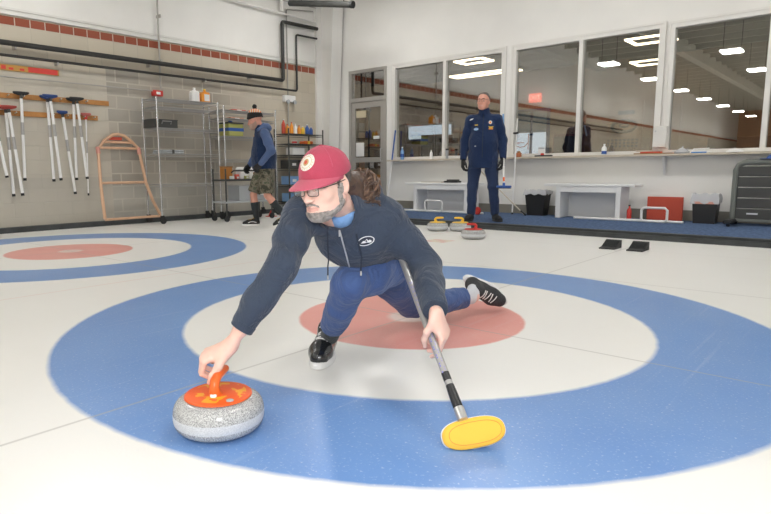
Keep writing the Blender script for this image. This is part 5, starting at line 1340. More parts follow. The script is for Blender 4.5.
# ---------------------------------------------------------------- the crouching man delivering the stone
def thrower():
    root = empty('person', (0.30, -0.70, 0.0)); off = Vector((0.30, -0.70, 0.0))
    tag(root, 'man in red cap and navy hoodie crouched low, one hand on a curling stone', 'person')
    cut_me = []
    # joints, world coordinates
    HC = (0.27, -0.56, 0.455); LH = (0.365, -0.60, 0.475); RH = (0.17, -0.53, 0.42)
    LK = (0.436, -0.995, 0.398); LA = (0.185, -0.85, 0.105)
    RK = (0.13, -0.185, 0.115); RA = (0.27, 0.225, 0.115)
    CH = (0.445, -0.965, 0.60); BL = (0.350, -0.76, 0.515); NB = (0.475, -1.045, 0.675)
    RS = P_RS; LS = P_LS; RE = P_RE; LE = P_LE; LW = P_LW; RW = (0.386, -1.530, 0.255)
    ax = Vector(NB) - Vector(HC); ax.normalize(); lat = (Vector(LS) - Vector(RS)); lat = (lat - ax * lat.dot(ax)).normalized()
    fr = ax.cross(lat); fr = fr if fr.z < 0 else -fr       # chest direction, down and forward
    # ---------------- head
    HM = Matrix.Translation((0.522, -1.214, 0.772)) @ Matrix.Rotation(math.radians(4), 4, 'Z') @ Matrix.Rotation(math.radians(10.5), 4, 'X') @ Matrix.Rotation(math.radians(-2), 4, 'Y') @ Matrix.Scale(0.92, 4)
    nl = HM.inverted() @ Vector(NB)
    hs = head_sdf(tuple(nl), 0.0026, neck_r=0.056); V, F = hs.mesh(); V = relax(V, F, 1, 0.4); head = (V, F, lip_index(V, F))
    hv, hf = xf(V, F, HM); parts = [(hv, hf, head[2])]
    # ---------------- hands
    fR = Vector((-0.62, -0.70, -0.36)); dR = Vector((0.02, -0.40, 0.92))
    MR = hand_frame(RW, fR, dR, False)
    V, F = hand_mesh([(58, 66, 40), (60, 66, 40), (62, 66, 42), (64, 62, 42)], [(0.75, 0.75, -0.35), (0.25, 0.85, -0.55), (-0.1, 0.75, -0.75)], 0.03, 0.0026, arm=tuple(MR.inverted() @ Vector(lerp(RW, RE, 0.5))), size=1.0)
    a, b = xf(V, F, MR); parts.append((a, b, 0))
    fL = Vector((0.30, 0.20, -0.93)); dL = Vector((0.86, 0.05, 0.30))
    LWr = tuple(Vector(LW)); ML = hand_frame(LWr, fL, dL, True)
    V, F = hand_mesh([(30, 30, 18), (42, 38, 22), (50, 42, 25), (54, 42, 25)], [(0.45, 0.55, -0.60), (0.05, 0.75, -0.62), (-0.1, 0.9, -0.35)], 0.05, 0.0026, arm=tuple(ML.inverted() @ Vector(lerp(LW, LE, 0.5)) / 0.9), size=0.9)
    a, b = xf(V, F, ML); parts.append((a, b, 0))
    # ---------------- trunk and limbs under the clothes
    s = grid_for([HC, RK, RA, LK, LA, RS, LS, NB, RE, LE], 0.2, 0.012)
    s.chain([HC, BL, CH, NB], [0.10, 0.10, 0.11, 0.05], 0.05); s.cone(RS, LS, 0.05, 0.05, 0.04)
    s.chain([LH, LK, LA], [0.07, 0.045, 0.036], 0.02); s.chain([RH, RK, RA], [0.07, 0.045, 0.036], 0.02)
    s.chain([RS, RE, lerp(RE, RW, 0.6)], [0.045, 0.036, 0.03], 0.02); s.chain([LS, LE, lerp(LE, LW, 0.6)], [0.045, 0.036, 0.03], 0.02)
    V, F = s.mesh(); parts.append((V, F, 0))
    V, F, mi = join_parts(parts)
    body = np_mesh('body', V, F, [M['skin'], M['lip']], root, mi=mi)
    # ---------------- sweatshirt
    s = grid_for([HC, RS, LS, NB, RE, LE, LW, RW], 0.2, 0.0062)
    s.cone(lerp(HC, BL, 0.0), BL, 0.160, 0.152, 0.04, flat=(fr, 0.80)); s.cone(BL, CH, 0.150, 0.152, 0.05, flat=(fr, 0.82))
    s.cone(CH, lerp(CH, NB, 0.8), 0.150, 0.085, 0.05, flat=(fr, 0.85))
    s.cone(tuple(Vector(BL) + fr * 0.035), tuple(Vector(CH) + fr * 0.03), 0.120, 0.125, 0.06, flat=(fr, 0.8))
    nkd = HM @ Vector((0, 0, -0.10)) - Vector(NB)
    s.cone(tuple(Vector(NB) - nkd * 0.1), tuple(Vector(NB) + nkd * 0.36), 0.092, 0.079, 0.03)
    s.cone(lerp(RS, LS, 0.06), lerp(RS, LS, 0.90), 0.070, 0.068, 0.06)
    s.chain([RS, lerp(RS, RE, 0.5), RE, lerp(RE, RW, 0.45), lerp(RE, RW, 0.70)], [0.068, 0.057, 0.050, 0.046, 0.041], 0.03)
    s.chain([LS, lerp(LS, LE, 0.5), LE, lerp(LE, LW, 0.45), lerp(LE, LW, 0.90)], [0.068, 0.062, 0.056, 0.051, 0.044], 0.03)
    # hood folded on the back of the neck
    hb = Vector(NB) - fr * 0.055 - ax * 0.02
    s.chain([tuple(hb + lat * 0.10 + ax * 0.02), tuple(hb - fr * 0.02 - ax * 0.03), tuple(hb - lat * 0.10 + ax * 0.02)], [0.030, 0.045, 0.030], 0.035)
    # collar opening
    cp = Vector(NB) + ax * 0.075 + fr * 0.02
    up_n = (HM.to_3x3() @ Vector((0, 0, 1)))
    s.cone(tuple(Vector(NB) - Vector((0, 0, 0.0))), tuple(HM @ Vector((0, -0.01, -0.10))), 0.066, 0.066, 0.006, 's')
    s.cone(tuple(Vector(NB) + Vector((0.02, -0.09, -0.01))), tuple(Vector(NB) + Vector((0.04, -0.13, -0.11))), 0.030, 0.008, 0.012, 's')
    # hem and cuffs
    s.cut(tuple(Vector(HC) - ax * 0.03), tuple(-ax), 0.004)
    wr = Vector(RW) - Vector(RE); lr_ = Vector(LW) - Vector(LE)
    s.cut(lerp(RE, RW, 0.76), tuple(wr), 0.003, lo=Vector(RW) - Vector((0.15, 0.15, 0.12)), hi=Vector(RW) + Vector((0.15, 0.10, 0.13)))
    s.cut(lerp(LE, LW, 0.93), tuple(lr_), 0.003, lo=Vector(LW) - Vector((0.12, 0.12, 0.12)), hi=Vector(LW) + Vector((0.12, 0.12, 0.07)))
    shirt = garment('hoodie', s, M['jacket'], root, 0.012, 7.5, 1)
    # ribbed cuffs
    for (E_, W_, t0, t1, r_) in ((RE, RW, 0.70, 0.785, 0.0405), (LE, LW, 0.86, 0.945, 0.043)):
        MB().tube([lerp(E_, W_, t0), lerp(E_, W_, t0 + 0.01), lerp(E_, W_, t1 - 0.01), lerp(E_, W_, t1)], [r_ * 0.99, r_, r_ * 0.97, r_ * 0.90], 32).build('cuff', M['rib'], shirt)
    bt = bvh_of(shirt)
    # chest logo, zip, cords: laid on the cloth along the chest direction
    cam = Vector((1.9139, -2.6626, 0.8168))
    n0 = (Vector(LOGO) - cam).normalized()
    v = Vector((0.02, 0.05, 1.0))
    base = Vector(LOGO) - n0 * 0.3
    sh = [(ellipse(0.031, 0.0165, 30, rot=0.32), 0, 0.0), (ellipse(0.0275, 0.0135, 30, rot=0.32), 1, 0.0006)]
    mtn = [(-0.018, -0.010), (-0.010, 0.000), (-0.006, -0.003), (0.002, 0.008), (0.008, 0.002), (0.014, 0.006), (0.021, 0.001), (0.016, -0.004)]
    sh.append((mtn, 0, 0.0012)); sh.append(([(-0.003, -0.001), (0.002, 0.004), (0.005, -0.001), (0.001, -0.004)], 1, 0.0017))
    lg = drape(bt, base, n0, v, sh, off=0.002)
    if lg.v: lg.build('chest_logo', [M['logo_white'], M['cord']], shirt)
    def lay(pts, lift):
        out = []
        for p in pts:
            d = (Vector(p) - cam).normalized(); q = bt.ray_cast(cam, d)
            if q[0] is not None and (q[0] - Vector(p)).length < 0.25: out.append(q[0] + q[1] * lift)
        return out
    def line(a, b, n=16, sag=0.0, up=(0, 0, 1)):
        a, b = Vector(a), Vector(b); return [a.lerp(b, i / n) + Vector(up) * sag * math.sin(i / n * math.pi) for i in range(n + 1)]
    z = lay(line(ZIP0, ZIP1, 22), 0.002)
    if len(z) > 3: 
        MB().tube(z, 0.0032, 6).build('zip', M['zip'], shirt)
        MB().tube([z[0], z[0] + Vector((0.003, -0.004, -0.022))], 0.003, 6).build('zip_pull', M['zip'], shirt)
    for (a, b, c) in CORDS:
        q = lay(line(a, b, 14), 0.004)
        if len(q) > 2:
            e = q[-1]; q += [e + Vector((0.002, -0.006, -0.02)), e + Vector((0.003, -0.008, -c))]
            MB().tube(q, 0.0028, 6).build('drawstring', M['cord'], shirt)
            MB().tube([q[-1], q[-1] + Vector((0, 0, -0.016))], 0.0034, 6).build('cord_tip', M['zip'], shirt)
    # t-shirt at the neck
    s = grid_for([NB, cp], 0.16, 0.004)
    s.cone(tuple(Vector(NB) + Vector((0, 0.005, -0.02))), tuple(Vector(NB) + (HM @ Vector((0, 0.0, -0.10)) - Vector(NB)) * 0.30), 0.066, 0.0605, 0.01)
    s.cone(tuple(Vector(NB) + Vector((0.0, -0.02, -0.02))), tuple(Vector(NB) + Vector((0.012, -0.04, -0.03))), 0.058, 0.040, 0.03)
    s.cut(tuple(Vector(NB) + (HM @ Vector((0, 0, -0.10)) - Vector(NB)) * 0.22 + Vector((0, 0, 0.0))), tuple(up_n), 0.003)
    garment('t_shirt', s, M['tshirt'], root, 0.0015, 20, 3)
    # ---------------- trousers
    s = grid_for([HC, LH, RH, LK, LA, RK, RA], 0.2, 0.0062)
    s.ell(HC, (0.135, 0.12, 0.11), 0.03)
    s.chain([tuple(Vector(LH) + Vector((0.01, -0.01, 0.02))), lerp(LH, LK, 0.35), lerp(LH, LK, 0.7), LK], [0.104, 0.110, 0.096, 0.070], 0.05)
    s.chain([LK, lerp(LK, LA, 0.40), lerp(LK, LA, 0.94)], [0.069, 0.064, 0.049], 0.02)
    s.chain([RH, lerp(RH, RK, 0.5), RK], [0.105, 0.085, 0.066], 0.05)
    s.chain([RK, lerp(RK, RA, 0.45), lerp(RK, RA, 0.86)], [0.066, 0.066, 0.056], 0.02)
    s.cone(lerp(LH, RH, 0.2), tuple(Vector(BL)), 0.13, 0.11, 0.05)
    s.cut(lerp(LK, LA, 0.84), tuple(Vector(LA) - Vector(LK)), 0.003, lo=Vector(LA) - Vector((0.14, 0.14, 0.12)), hi=Vector(LA) + Vector((0.12, 0.12, 0.10)))
    s.cut(lerp(RK, RA, 0.86), tuple(Vector(RA) - Vector(RK)), 0.003, lo=Vector(RA) - Vector((0.14, 0.12, 0.12)), hi=Vector(RA) + Vector((0.14, 0.14, 0.14)))
    garment('trousers', s, M['trouser'], root, 0.012, 7.5, 5)
    # ---------------- socks and shoes
    LT = Vector((0.235, -0.975, 0.0)); LHl = Vector((0.075, -0.735, 0.0))
    yy = (LT - LHl).normalized(); xx = yy.cross(Vector((0, 0, 1)))
    MS = frame(LHl, xx, yy, (0, 0, 1)) @ Matrix.Scale(1.1, 4)
    shoe('left_shoe', MS, M['shoe_black'], root)
    MB().tube([tuple(MS @ Vector((0, 0.055, 0.06))), lerp(LA, LK, 0.02), lerp(LA, LK, 0.2)], [0.040, 0.040, 0.042], 20).build('sock', M['sock_dark'], root)
    toe = Vector((0.345, 0.475, 0.035)); heel = Vector((0.190, 0.275, 0.195))
    yy = (toe - heel).normalized(); u = Vector((0.60, -0.62, -0.25)); u = (u - yy * u.dot(yy)).normalized(); xx = yy.cross(u)
    MS = frame(tuple(heel - u * 0.045), xx, yy, u) @ Matrix.Scale(1.08, 4)
    shoe('right_shoe', MS, M['shoe_mesh'], root, L=0.285)
    an = MS @ Vector((0, 0.055, 0.085))
    MB().tube([lerp(RK, RA, 0.78), lerp(RK, RA, 0.95), lerp(RA, tuple(MS @ Vector((0, 0.05, 0.08))), 0.6), tuple(MS @ Vector((0, 0.06, 0.05)))], [0.043, 0.0415, 0.041, 0.038], 24).build('sock', M['sock_white'], root)
    # ---------------- face furniture
    eyes(HM, body); brows(HM, body, M['brow']); glasses(HM, root)
    # beard: chin, jaw line and moustache
    def bmask(X, Y, Z):
        z0 = -0.083 + 0.62 * np.maximum(Y + 0.040, 0)                       # jaw line rises to the ear
        jaw = np.maximum(Z - np.minimum(z0, -0.005), -(Z + 0.145)); jaw = np.maximum(jaw, Y - 0.010)
        jaw = np.maximum(jaw, -(np.abs(X) - 0.0) - 1)
        lo = -0.112 - 0.35 * (Y + 0.06) * (Y > -0.06)
        jaw = np.maximum(jaw, -(Z - (-0.128 + 0.45 * np.maximum(Y + 0.05, 0))))
        side = np.maximum(np.maximum(Z - 0.005, -(Z + 0.07)), np.abs(Y + 0.010) - 0.009)
        mo = np.maximum(np.abs(Z + 0.0555 + 11 * X * X) - 0.0045, Y + 0.076); mo = np.maximum(mo, np.abs(X) - 0.031)
        con = np.maximum(np.maximum(np.abs(np.abs(X) - 0.031 - 0.2 * (-0.07 - Z)) - 0.004, np.abs(Z + 0.078) - 0.014), Y + 0.060)
        m = np.minimum(np.minimum(jaw, mo), side)
        lips = np.sqrt((X / 0.030) ** 2 + ((Z + 0.0705) / 0.011) ** 2) - 1
        return np.maximum(m, -lips * 0.01)
    V, F = shell_mesh(hs, 0.0032, bmask); V = relax(V, F, 1, 0.5); V = wrinkle(V, F, 0.0035, 90, 2)
    a, b = xf(V, F, HM); np_mesh('beard', a, b, M['beard'], root)
    def hmask(X, Y, Z):
        m = np.maximum(np.maximum(-(Z + 0.035), Z - 0.06), -(Y - 0.006)); m2 = np.maximum(np.maximum(np.abs(Y - 0.0) - 0.02, -(Z + 0.012)), Z - 0.05)
        ear = np.sqrt(((Y - 0.012) / 0.026) ** 2 + ((Z + 0.008) / 0.038) ** 2) - 1
        return np.maximum(np.minimum(m, m2), -ear * 0.02)
    V, F = shell_mesh(hs, 0.006, hmask); V = relax(V, F, 1, 0.5); V = wrinkle(V, F, 0.004, 80, 4)
    a, b = xf(V, F, HM); np_mesh('side_hair', a, b, M['grey_hair'], root)
    # ---------------- long curly hair gathered behind the neck
    random.seed(11); m = MB()
    c0 = HM @ Vector((0.0, 0.105, -0.015))
    core = SDF(tuple(Vector(c0) - Vector((0.16, 0.14, 0.16))), tuple(Vector(c0) + Vector((0.16, 0.2, 0.14))), 0.006)
    HB = Vector(HAIRC)
    core.ell(tuple(HB), (0.052, 0.058, 0.064), 0.02); core.ell(tuple(HB + Vector((0.01, -0.02, -0.05))), (0.042, 0.05, 0.05), 0.03); core.cone(tuple(HM @ Vector((0, 0.06, 0.0))), tuple(HB), 0.05, 0.05, 0.03)
    V, F = core.mesh(); V = wrinkle(V, F, 0.010, 22, 6)
    ball = np_mesh('long_hair', V, F, M['hair'], root)
    locks = MB()
    for i in range(420):
        th = random.uniform(0, 2 * math.pi); ph = math.acos(random.uniform(-0.9, 1)); dirv = Vector((math.sin(ph) * math.cos(th), math.sin(ph) * math.sin(th), math.cos(ph)))
        p = HB + Vector((dirv.x * 0.063, dirv.y * 0.070, dirv.z * 0.078 - 0.01 - 0.02 * (dirv.z < 0))); t = dirv.cross(Vector((random.uniform(-.5, .5), random.uniform(-.5, .5), 1))).normalized()
        t = (t * random.uniform(0.1, 0.9) + Vector((0, 0.0, -1)) * random.uniform(0.4, 1)).normalized()
        pts = []; R_ = random.uniform(0.004, 0.010); turn = random.uniform(0.5, 1.2); ph0 = random.uniform(0, 6.28); L_ = random.uniform(0.05, 0.12)
        nrm = dirv.copy()
        for k in range(15):
            q = k / 14; cc = p + t * L_ * q; cc = HB + (cc - HB).normalized() * max((p - HB).length * (1 + 0.02 * math.sin(5 * q)), 0.0)
            side = t.cross(nrm); cc = cc + (nrm * math.cos(ph0 + turn * 6.28 * q) + side * math.sin(ph0 + turn * 6.28 * q)) * R_
            pts.append(cc)
        locks.tube(pts, [0.0010 + 0.0026 * math.sin(math.pi * min(1, (k + 0.7) / 15)) for k in range(15)], 5, mi=1 if i % 3 == 0 else 0)
    locks.build('curls', [M['hair'], M['hair_light']], ball)
    # ---------------- cap
    s = SDF((-0.12, -0.24, -0.03), (0.12, 0.15, 0.17), 0.0034)
    s.ell((0, 0.008, 0.044), (0.0870, 0.109, 0.095), 0.0)
    s.cut((0, 0, 0.026), (0, 0.16, -1), 0.003)
    s.ell((0, 0.008, 0.038), (0.080, 0.102, 0.086), 0.004, 's')
    V, F = s.mesh(); V = relax(V, F, 1, 0.5); V = wrinkle(V, F, 0.0022, 16, 8); V, F = xf(V, F, HM); cap = np_mesh('cap', V, F, M['cap'], root)
    vs = []; n = 30; rows = 9
    for side in (0, 1):
        for r in range(rows + 1):
            for j in range(n + 1):
                a = math.pi * (j / n); q = r / rows
                x0, y0 = 0.088 * math.cos(a), -0.105 * math.sin(a) + 0.006; x1, y1 = 0.080 * math.cos(a) * 1.0, -0.174 * math.sin(a) ** 0.75 + 0.002
                x = x0 + (x1 - x0) * q; y = y0 + (y1 - y0) * q; z = 0.034 - 0.024 * q * math.sin(a) - 2.4 * x * x * (0.5 + 0.7 * q) - side * 0.004
                vs.append(HM @ Vector((x, y, z + 0.004)))
    K = (rows + 1) * (n + 1); fs = []
    for r in range(rows):
        for j in range(n):
            a = r * (n + 1) + j; fs.append((a, a + 1, a + n + 2, a + n + 1)); fs.append((K + a, K + a + n + 1, K + a + n + 2, K + a + 1))
    for j in range(n): a = rows * (n + 1) + j; fs.append((a, a + 1, K + a + 1, K + a))
    MB().add(vs, fs, 0, True).build('bill', M['bill'], cap)
    MB().lathe([(0, 0), (0.008, 0), (0.007, 0.005), (0, 0.007)], n=16, M4=HM @ Matrix.Translation((0, 0.008, 0.137))).build('top_button', M['cap'], cap)
    bc = bvh_of(cap); d = HM.to_3x3() @ Vector((0, 1, -0.30)); o = HM @ Vector((0, -0.30, 0.085 + 0.075))
    sh = [(ellipse(0.0285, 0.0285, 32), 0, 0.0)] + ring_shapes(0.019, 0.0205, 1, 0.0006) + [(ellipse(0.011, 0.012, 18), 1, 0.0006), (ellipse(0.006, 0.0065, 14), 2, 0.0012)]
    for i in range(16):
        a = 2 * math.pi * i / 16; sh.append((ellipse(0.0017, 0.0017, 6, 0.0243 * math.cos(a), 0.0243 * math.sin(a)), 1, 0.0006))
    pt = drape(bc, o, d, HM.to_3x3() @ Vector((0, 0, 1)), sh, off=0.0015)
    pt.build('round_patch', [M['patch'], M['patch_gold'], M['red_panel']], cap)
    m = MB()
    for k in range(6):
        a0 = math.pi / 6 + k * math.pi / 3; P = []
        for i in range(12):
            e = 0.25 + (math.pi / 2 - 0.27) * i / 11
            dv = Vector((math.cos(a0) * math.cos(e), math.sin(a0) * math.cos(e), math.sin(e))); q = bc.ray_cast(HM @ (Vector((0, 0.008, 0.045)) + dv * 0.3), -(HM.to_3x3() @ dv))
            if q[0] is not None: P.append(q[0] + q[1] * 0.0002)
        if len(P) > 3: m.tube(P, 0.0013, 5)
    m.build('panel_seams', M['bill'], cap)
    # move everything under the root without moving it in space
    for ch in root.children: ch.location = ch.location - off
    return root
P_RS = (0.41, -1.195, 0.66); P_LS = (0.56, -0.90, 0.655); P_RE = (0.476, -1.395, 0.512); P_LE = (0.665, -0.83, 0.462); P_LW = (0.835, -1.0, 0.335)
LOGO = (0.60, -1.10, 0.60); ZIP0 = (0.62, -1.22, 0.62); ZIP1 = (0.5, -1.0, 0.50); CORDS = []; HAIRC = (0.53, -1.03, 0.75)
P_RS = (0.396, -1.205, 0.666); P_LS = (0.552, -0.920, 0.640); P_RE = (0.482, -1.385, 0.508); P_LE = (0.667, -0.834, 0.461); P_LW = (0.856, -1.042, 0.346)
LOGO = (0.572, -1.063, 0.569); ZIP0 = (0.562, -1.189, 0.617); ZIP1 = (0.505, -1.077, 0.474)
CORDS = [((0.50, -1.185, 0.62), (0.455, -1.13, 0.49), 0.055), ((0.575, -1.12, 0.60), (0.54, -1.05, 0.51), 0.05)]
HAIRC = (0.515, -1.02, 0.748)
thrower()

def delivery_broom():
    b0 = Vector((1.038, -1.182, 0.095)); b1 = Vector((0.617, -0.905, 0.480)); d = (b1 - b0).normalized()
    t = empty('curling_broom', (1.05, -1.19, 0.0)); o = Vector((1.05, -1.19, 0.0)); tag(t, 'curling broom with bright yellow pad held by the crouching man', 'broom')
    L = (b1 - b0).length; end = b0 + d * (L + 0.42)
    P = lambda k: b0 + d * k - o
    MB().tube([P(0.06), P(0.10), P(L + 0.42)], [0.0115, 0.0125, 0.0125], 18).build('shaft', M['shaft'], t)
    MB().tube([P(0.012), P(0.07), P(0.10)], [0.0155, 0.0145, 0.013], 18).build('ferrule', M['shaft_dark'], t)
    MB().tube([P(0.115), P(0.145)], 0.0129, 18).build('dark_band', M['shaft_dark'], t)
    m = MB(); cam = Vector((1.9139, -2.6626, 0.8168)); sd = d.cross((cam - b0).normalized()).normalized(); nn = sd.cross(d).normalized(); nn = nn if nn.dot(cam - b0) > 0 else -nn
    for k in range(11):        # violet lettering strip on the shaft
        a = 0.145 + k * 0.016; w_ = 0.0045
        for s_ in (0, 1):
            c = P(a + s_ * 0.007) + nn * 0.0118 + sd * (-0.003 + 0.004 * ((k + s_) % 2))
            m.add([c - sd * w_ - d * 0.003, c + sd * w_ - d * 0.003, c + sd * w_ + d * 0.003, c - sd * w_ + d * 0.003], [(0, 1, 2, 3)])
    for k in range(7):
        c = P(0.40 + k * 0.02) + nn * 0.0122
        m.add([c - sd * 0.004 - d * 0.005, c + sd * 0.004 - d * 0.005, c + sd * 0.004 + d * 0.005, c - sd * 0.004 + d * 0.005], [(0, 1, 2, 3)])
    m.build('violet_lettering', M['violet'], t)
    MB().tube([P(L + 0.40), P(L + 0.44)], 0.014, 16).build('end_cap', M['violet'], t)
    # head: an oval pad whose working face looks at the viewer
    c = Vector((1.076, -1.172, 0.044)); xa = Vector((0.72, 0.64, 0.20)).normalized(); n = Vector((0.56, -0.70, 0.44)); n = (n - xa * n.dot(xa)).normalized(); ya = n.cross(xa)
    H = frame(tuple(c - o), tuple(xa), tuple(ya), tuple(n))
    def slab(rx, ry, prof, name, mt, par, e=0.72):
        k = 56; vs = []
        for (q, z) in prof:
            for j in range(k):
                a = 2 * math.pi * j / k; x = math.copysign(abs(math.cos(a)) ** e, math.cos(a)); y = math.copysign(abs(math.sin(a)) ** 0.85, math.sin(a))
                vs.append(H @ Vector((x * (rx - q), y * (ry - q), z)))
        fs = [(i * k + j, i * k + (j + 1) % k, (i + 1) * k + (j + 1) % k, (i + 1) * k + j) for i in range(len(prof) - 1) for j in range(k)] + [tuple(range(k - 1, -1, -1)), tuple((len(prof) - 1) * k + j for j in range(k))]
        return MB().add(vs, fs, 0, True).build(name, mt, par)
    hd = slab(0.097, 0.045, [(0.012, -0.030), (0.002, -0.020), (0.0, -0.008), (0.004, -0.002)], 'head_shell', M['white_plastic'], t)
    slab(0.0935, 0.0432, [(0.006, -0.004), (0.0, 0.002), (0.0005, 0.010), (0.006, 0.015), (0.014, 0.0165)], 'pad', M['pad_yellow'], t)
    k = 60; pts = []
    for j in range(k):
        a = 2 * math.pi * j / k; pts.append(H @ Vector((0.004 + math.copysign(abs(math.cos(a)) ** 0.72, math.cos(a)) * 0.077, math.copysign(abs(math.sin(a)) ** 0.85, math.sin(a)) * 0.031, 0.0166)))
    MB().tube(pts, 0.0011, 6, closed=True).build('stitching', M['pad_line'], t)
    MB().tube([P(-0.02), P(0.02)], [0.016, 0.0165], 16).build('swivel', M['steel'], t)
delivery_broom()

def stander(base, F, J, label, opts):
    """upright person; J: joints in (left, forward, up)"""
    root = empty('person', base); tag(root, label, 'person')
    F = Vector((F[0], F[1], 0)).normalized(); Lf = Vector((0, 0, 1)).cross(F)
    B = Vector(base)
    P = lambda q: tuple(Lf * q[0] + F * q[1] + Vector((0, 0, q[2])))   # relative to the root
    j = {k: P(v) for k, v in J.items()}
    yaw = math.atan2(Lf.y, Lf.x) + math.radians(opts.get('head_yaw', 0))
    HM = Matrix.Translation(j['head']) @ Matrix.Rotation(yaw, 4, 'Z') @ Matrix.Rotation(math.radians(opts.get('head_pitch', 5)), 4, 'X')
    nl = HM.inverted() @ Vector(j['neck']); hs = head_sdf(tuple(nl), 0.0045, neck_r=0.06); V, Fc = hs.mesh(); li = lip_index(V, Fc); a, b = xf(V, Fc, HM); parts = [(a, b, li)]
    for side, left in (('l', True), ('r', False)):
        w_, e = Vector(j['wrist_' + side]), Vector(j['elbow_' + side])
        f = (w_ - e).normalized(); d = Lf * (1 if left else -1) * 0.9 + F * opts.get('hand_f', 0.5)
        MH = hand_frame(w_, f, d, left); g = 0.002 if opts.get('gloves') else 0.0
        cu = opts.get('curl', [(35, 40, 25)] * 4)
        V, Fc = hand_mesh(cu, [(0.55, 0.75, -0.3), (0.25, 0.9, -0.3), (0.05, 1, -0.3)], 0.04, 0.0045, arm=tuple(MH.inverted() @ (w_.lerp(e, 0.3))), glove=g)
        a, b = xf(V, Fc, MH)
        if opts.get('gloves'): np_mesh('glove', a, b, M['glove'], root)
        else: parts.append((a, b, 0))
    allp = [j[k] for k in j]
    s = grid_for(allp, 0.2, 0.014)
    hc = lerp(j['hip_l'], j['hip_r'], 0.5); sh = lerp(j['sho_l'], j['sho_r'], 0.5)
    s.chain([hc, lerp(hc, sh, 0.5), lerp(hc, sh, 0.9), j['neck']], [0.09, 0.09, 0.10, 0.04], 0.05); s.cone(j['sho_l'], j['sho_r'], 0.05, 0.05, 0.03)
    for d_ in 'lr':
        s.chain([j['hip_' + d_], j['knee_' + d_], j['ank_' + d_]], [0.075, opts.get('knee_r', 0.046), 0.034], 0.02)
        s.chain([j['knee_' + d_], lerp(j['knee_' + d_], j['ank_' + d_], 0.35), j['ank_' + d_]], [0.05, 0.055, 0.034], 0.02)
        s.chain([j['sho_' + d_], j['elbow_' + d_], lerp(j['elbow_' + d_], j['wrist_' + d_], 0.8)], [0.045, 0.036, 0.028], 0.02)
    V, Fc = s.mesh(); V = relax(V, Fc, 2); parts.append((V, Fc, 0))
    V, Fc, mi = join_parts(parts); body = np_mesh('body', V, Fc, [opts.get('skin', M['skin_tan']), M['lip']], root, mi=mi)
    # jacket
    h = 0.009; s = grid_for(allp, 0.22, h); fat = opts.get('fat', 1.0)
    hem = opts['hem']; dn = Vector(j['sho_l']) - Vector(j['sho_r'])
    fr = F
    bl = lerp(hc, sh, 0.35); ch = lerp(hc, sh, 0.8); lo = tuple(Vector(hc) + Vector((0, 0, hem - hc[2] - 0.04)))
    s.chain([lo, bl, ch], [0.182 * fat, 0.180 * fat, 0.175], 0.05, flat=(fr, 0.84)); s.cone(ch, tuple(Vector(sh) + Vector((0, 0, 0.01))), 0.165, 0.085, 0.05, flat=(fr, 0.75))
    s.cone(lerp(j['sho_l'], j['sho_r'], 0.06), lerp(j['sho_l'], j['sho_r'], 0.94), 0.072, 0.072, 0.06)
    if opts.get('sleeves', True):
        for d_ in 'lr': s.chain([j['sho_' + d_], lerp(j['sho_' + d_], j['elbow_' + d_], 0.5), j['elbow_' + d_], lerp(j['elbow_' + d_], j['wrist_' + d_], 0.93)], [0.078, 0.068, 0.060, 0.047], 0.03)
        for d_ in 'lr':
            w_ = Vector(j['wrist_' + d_]); s.cut(lerp(j['elbow_' + d_], j['wrist_' + d_], 0.95), tuple(w_ - Vector(j['elbow_' + d_])), 0.003, lo=w_ - Vector((0.1, 0.1, 0.12)), hi=w_ + Vector((0.1, 0.1, 0.07)))
    s.cone(tuple(Vector(j['neck']) - Vector((0, 0, 0.05))), tuple(Vector(j['neck']) + F * 0.02 + Vector((0, 0, opts.get('collar', 0.055)))), 0.085, 0.073, 0.025)
    s.cone(tuple(Vector(j['neck']) + Vector((0, 0, 0.0))), tuple(Vector(j['neck']) + F * 0.035 + Vector((0, 0, 0.14))), 0.060, 0.066, 0.006, 's')
    s.cut((0, 0, hem), (0, 0, -1), 0.006, lo=(Vector(hc) - Vector((0.26, 0.26, 0.5))), hi=(Vector(hc) + Vector((0.26, 0.26, 0.3)))) if not opts.get('sleeves', True) else None
    if opts.get('sleeves', True):
        # hem cut limited to the trunk
        hx = Vector(hc); s.cut((0, 0, hem), (0, 0, -1), 0.006, lo=hx - Vector((0.19, 0.19, 0.6)), hi=hx + Vector((0.19, 0.19, 0.3)))
    jk = garment('vest' if not opts.get('sleeves', True) else 'jacket', s, opts['jacket'], root, opts.get('wr', 0.009), 6, 2)
    if not opts.get('sleeves', True):
        s = grid_for(allp, 0.2, 0.008)
        for d_ in 'lr':
            s.chain([j['sho_' + d_], lerp(j['sho_' + d_], j['elbow_' + d_], 0.5), j['elbow_' + d_], lerp(j['elbow_' + d_], j['wrist_' + d_], 0.95)], [0.070, 0.064, 0.057, 0.042], 0.03)
        nk = Vector(j['neck'])
        s.chain([tuple(nk + Lf * 0.09 + F * 0.03), tuple(nk - F * 0.09 + Vector((0, 0, 0.035))), tuple(nk - Lf * 0.09 + F * 0.03)], [0.035, 0.060, 0.035], 0.04)
        s.cone(tuple(nk - Vector((0, 0, 0.04))), tuple(nk + Vector((0, 0, 0.05))), 0.082, 0.072, 0.02)
        s.cone(tuple(nk), tuple(nk + F * 0.04 + Vector((0, 0, 0.13))), 0.058, 0.066, 0.006, 's')
        garment('sweatshirt', s, M['sleeve'], root, 0.008, 9, 4)
    # trousers or shorts
    s = grid_for([j[k] for k in j if k[:3] in ('hip', 'kne', 'ank')], 0.22, 0.009)
    sr = opts.get('shorts'); ws = 1.12 if sr else 1.0
    s.cone(j['hip_l'], j['hip_r'], 0.118, 0.118, 0.04, flat=(F, 0.95)); s.cone(hc, tuple(Vector(hc) + Vector((0, 0, 0.10))), 0.13, 0.12, 0.04, flat=(F, 0.75))
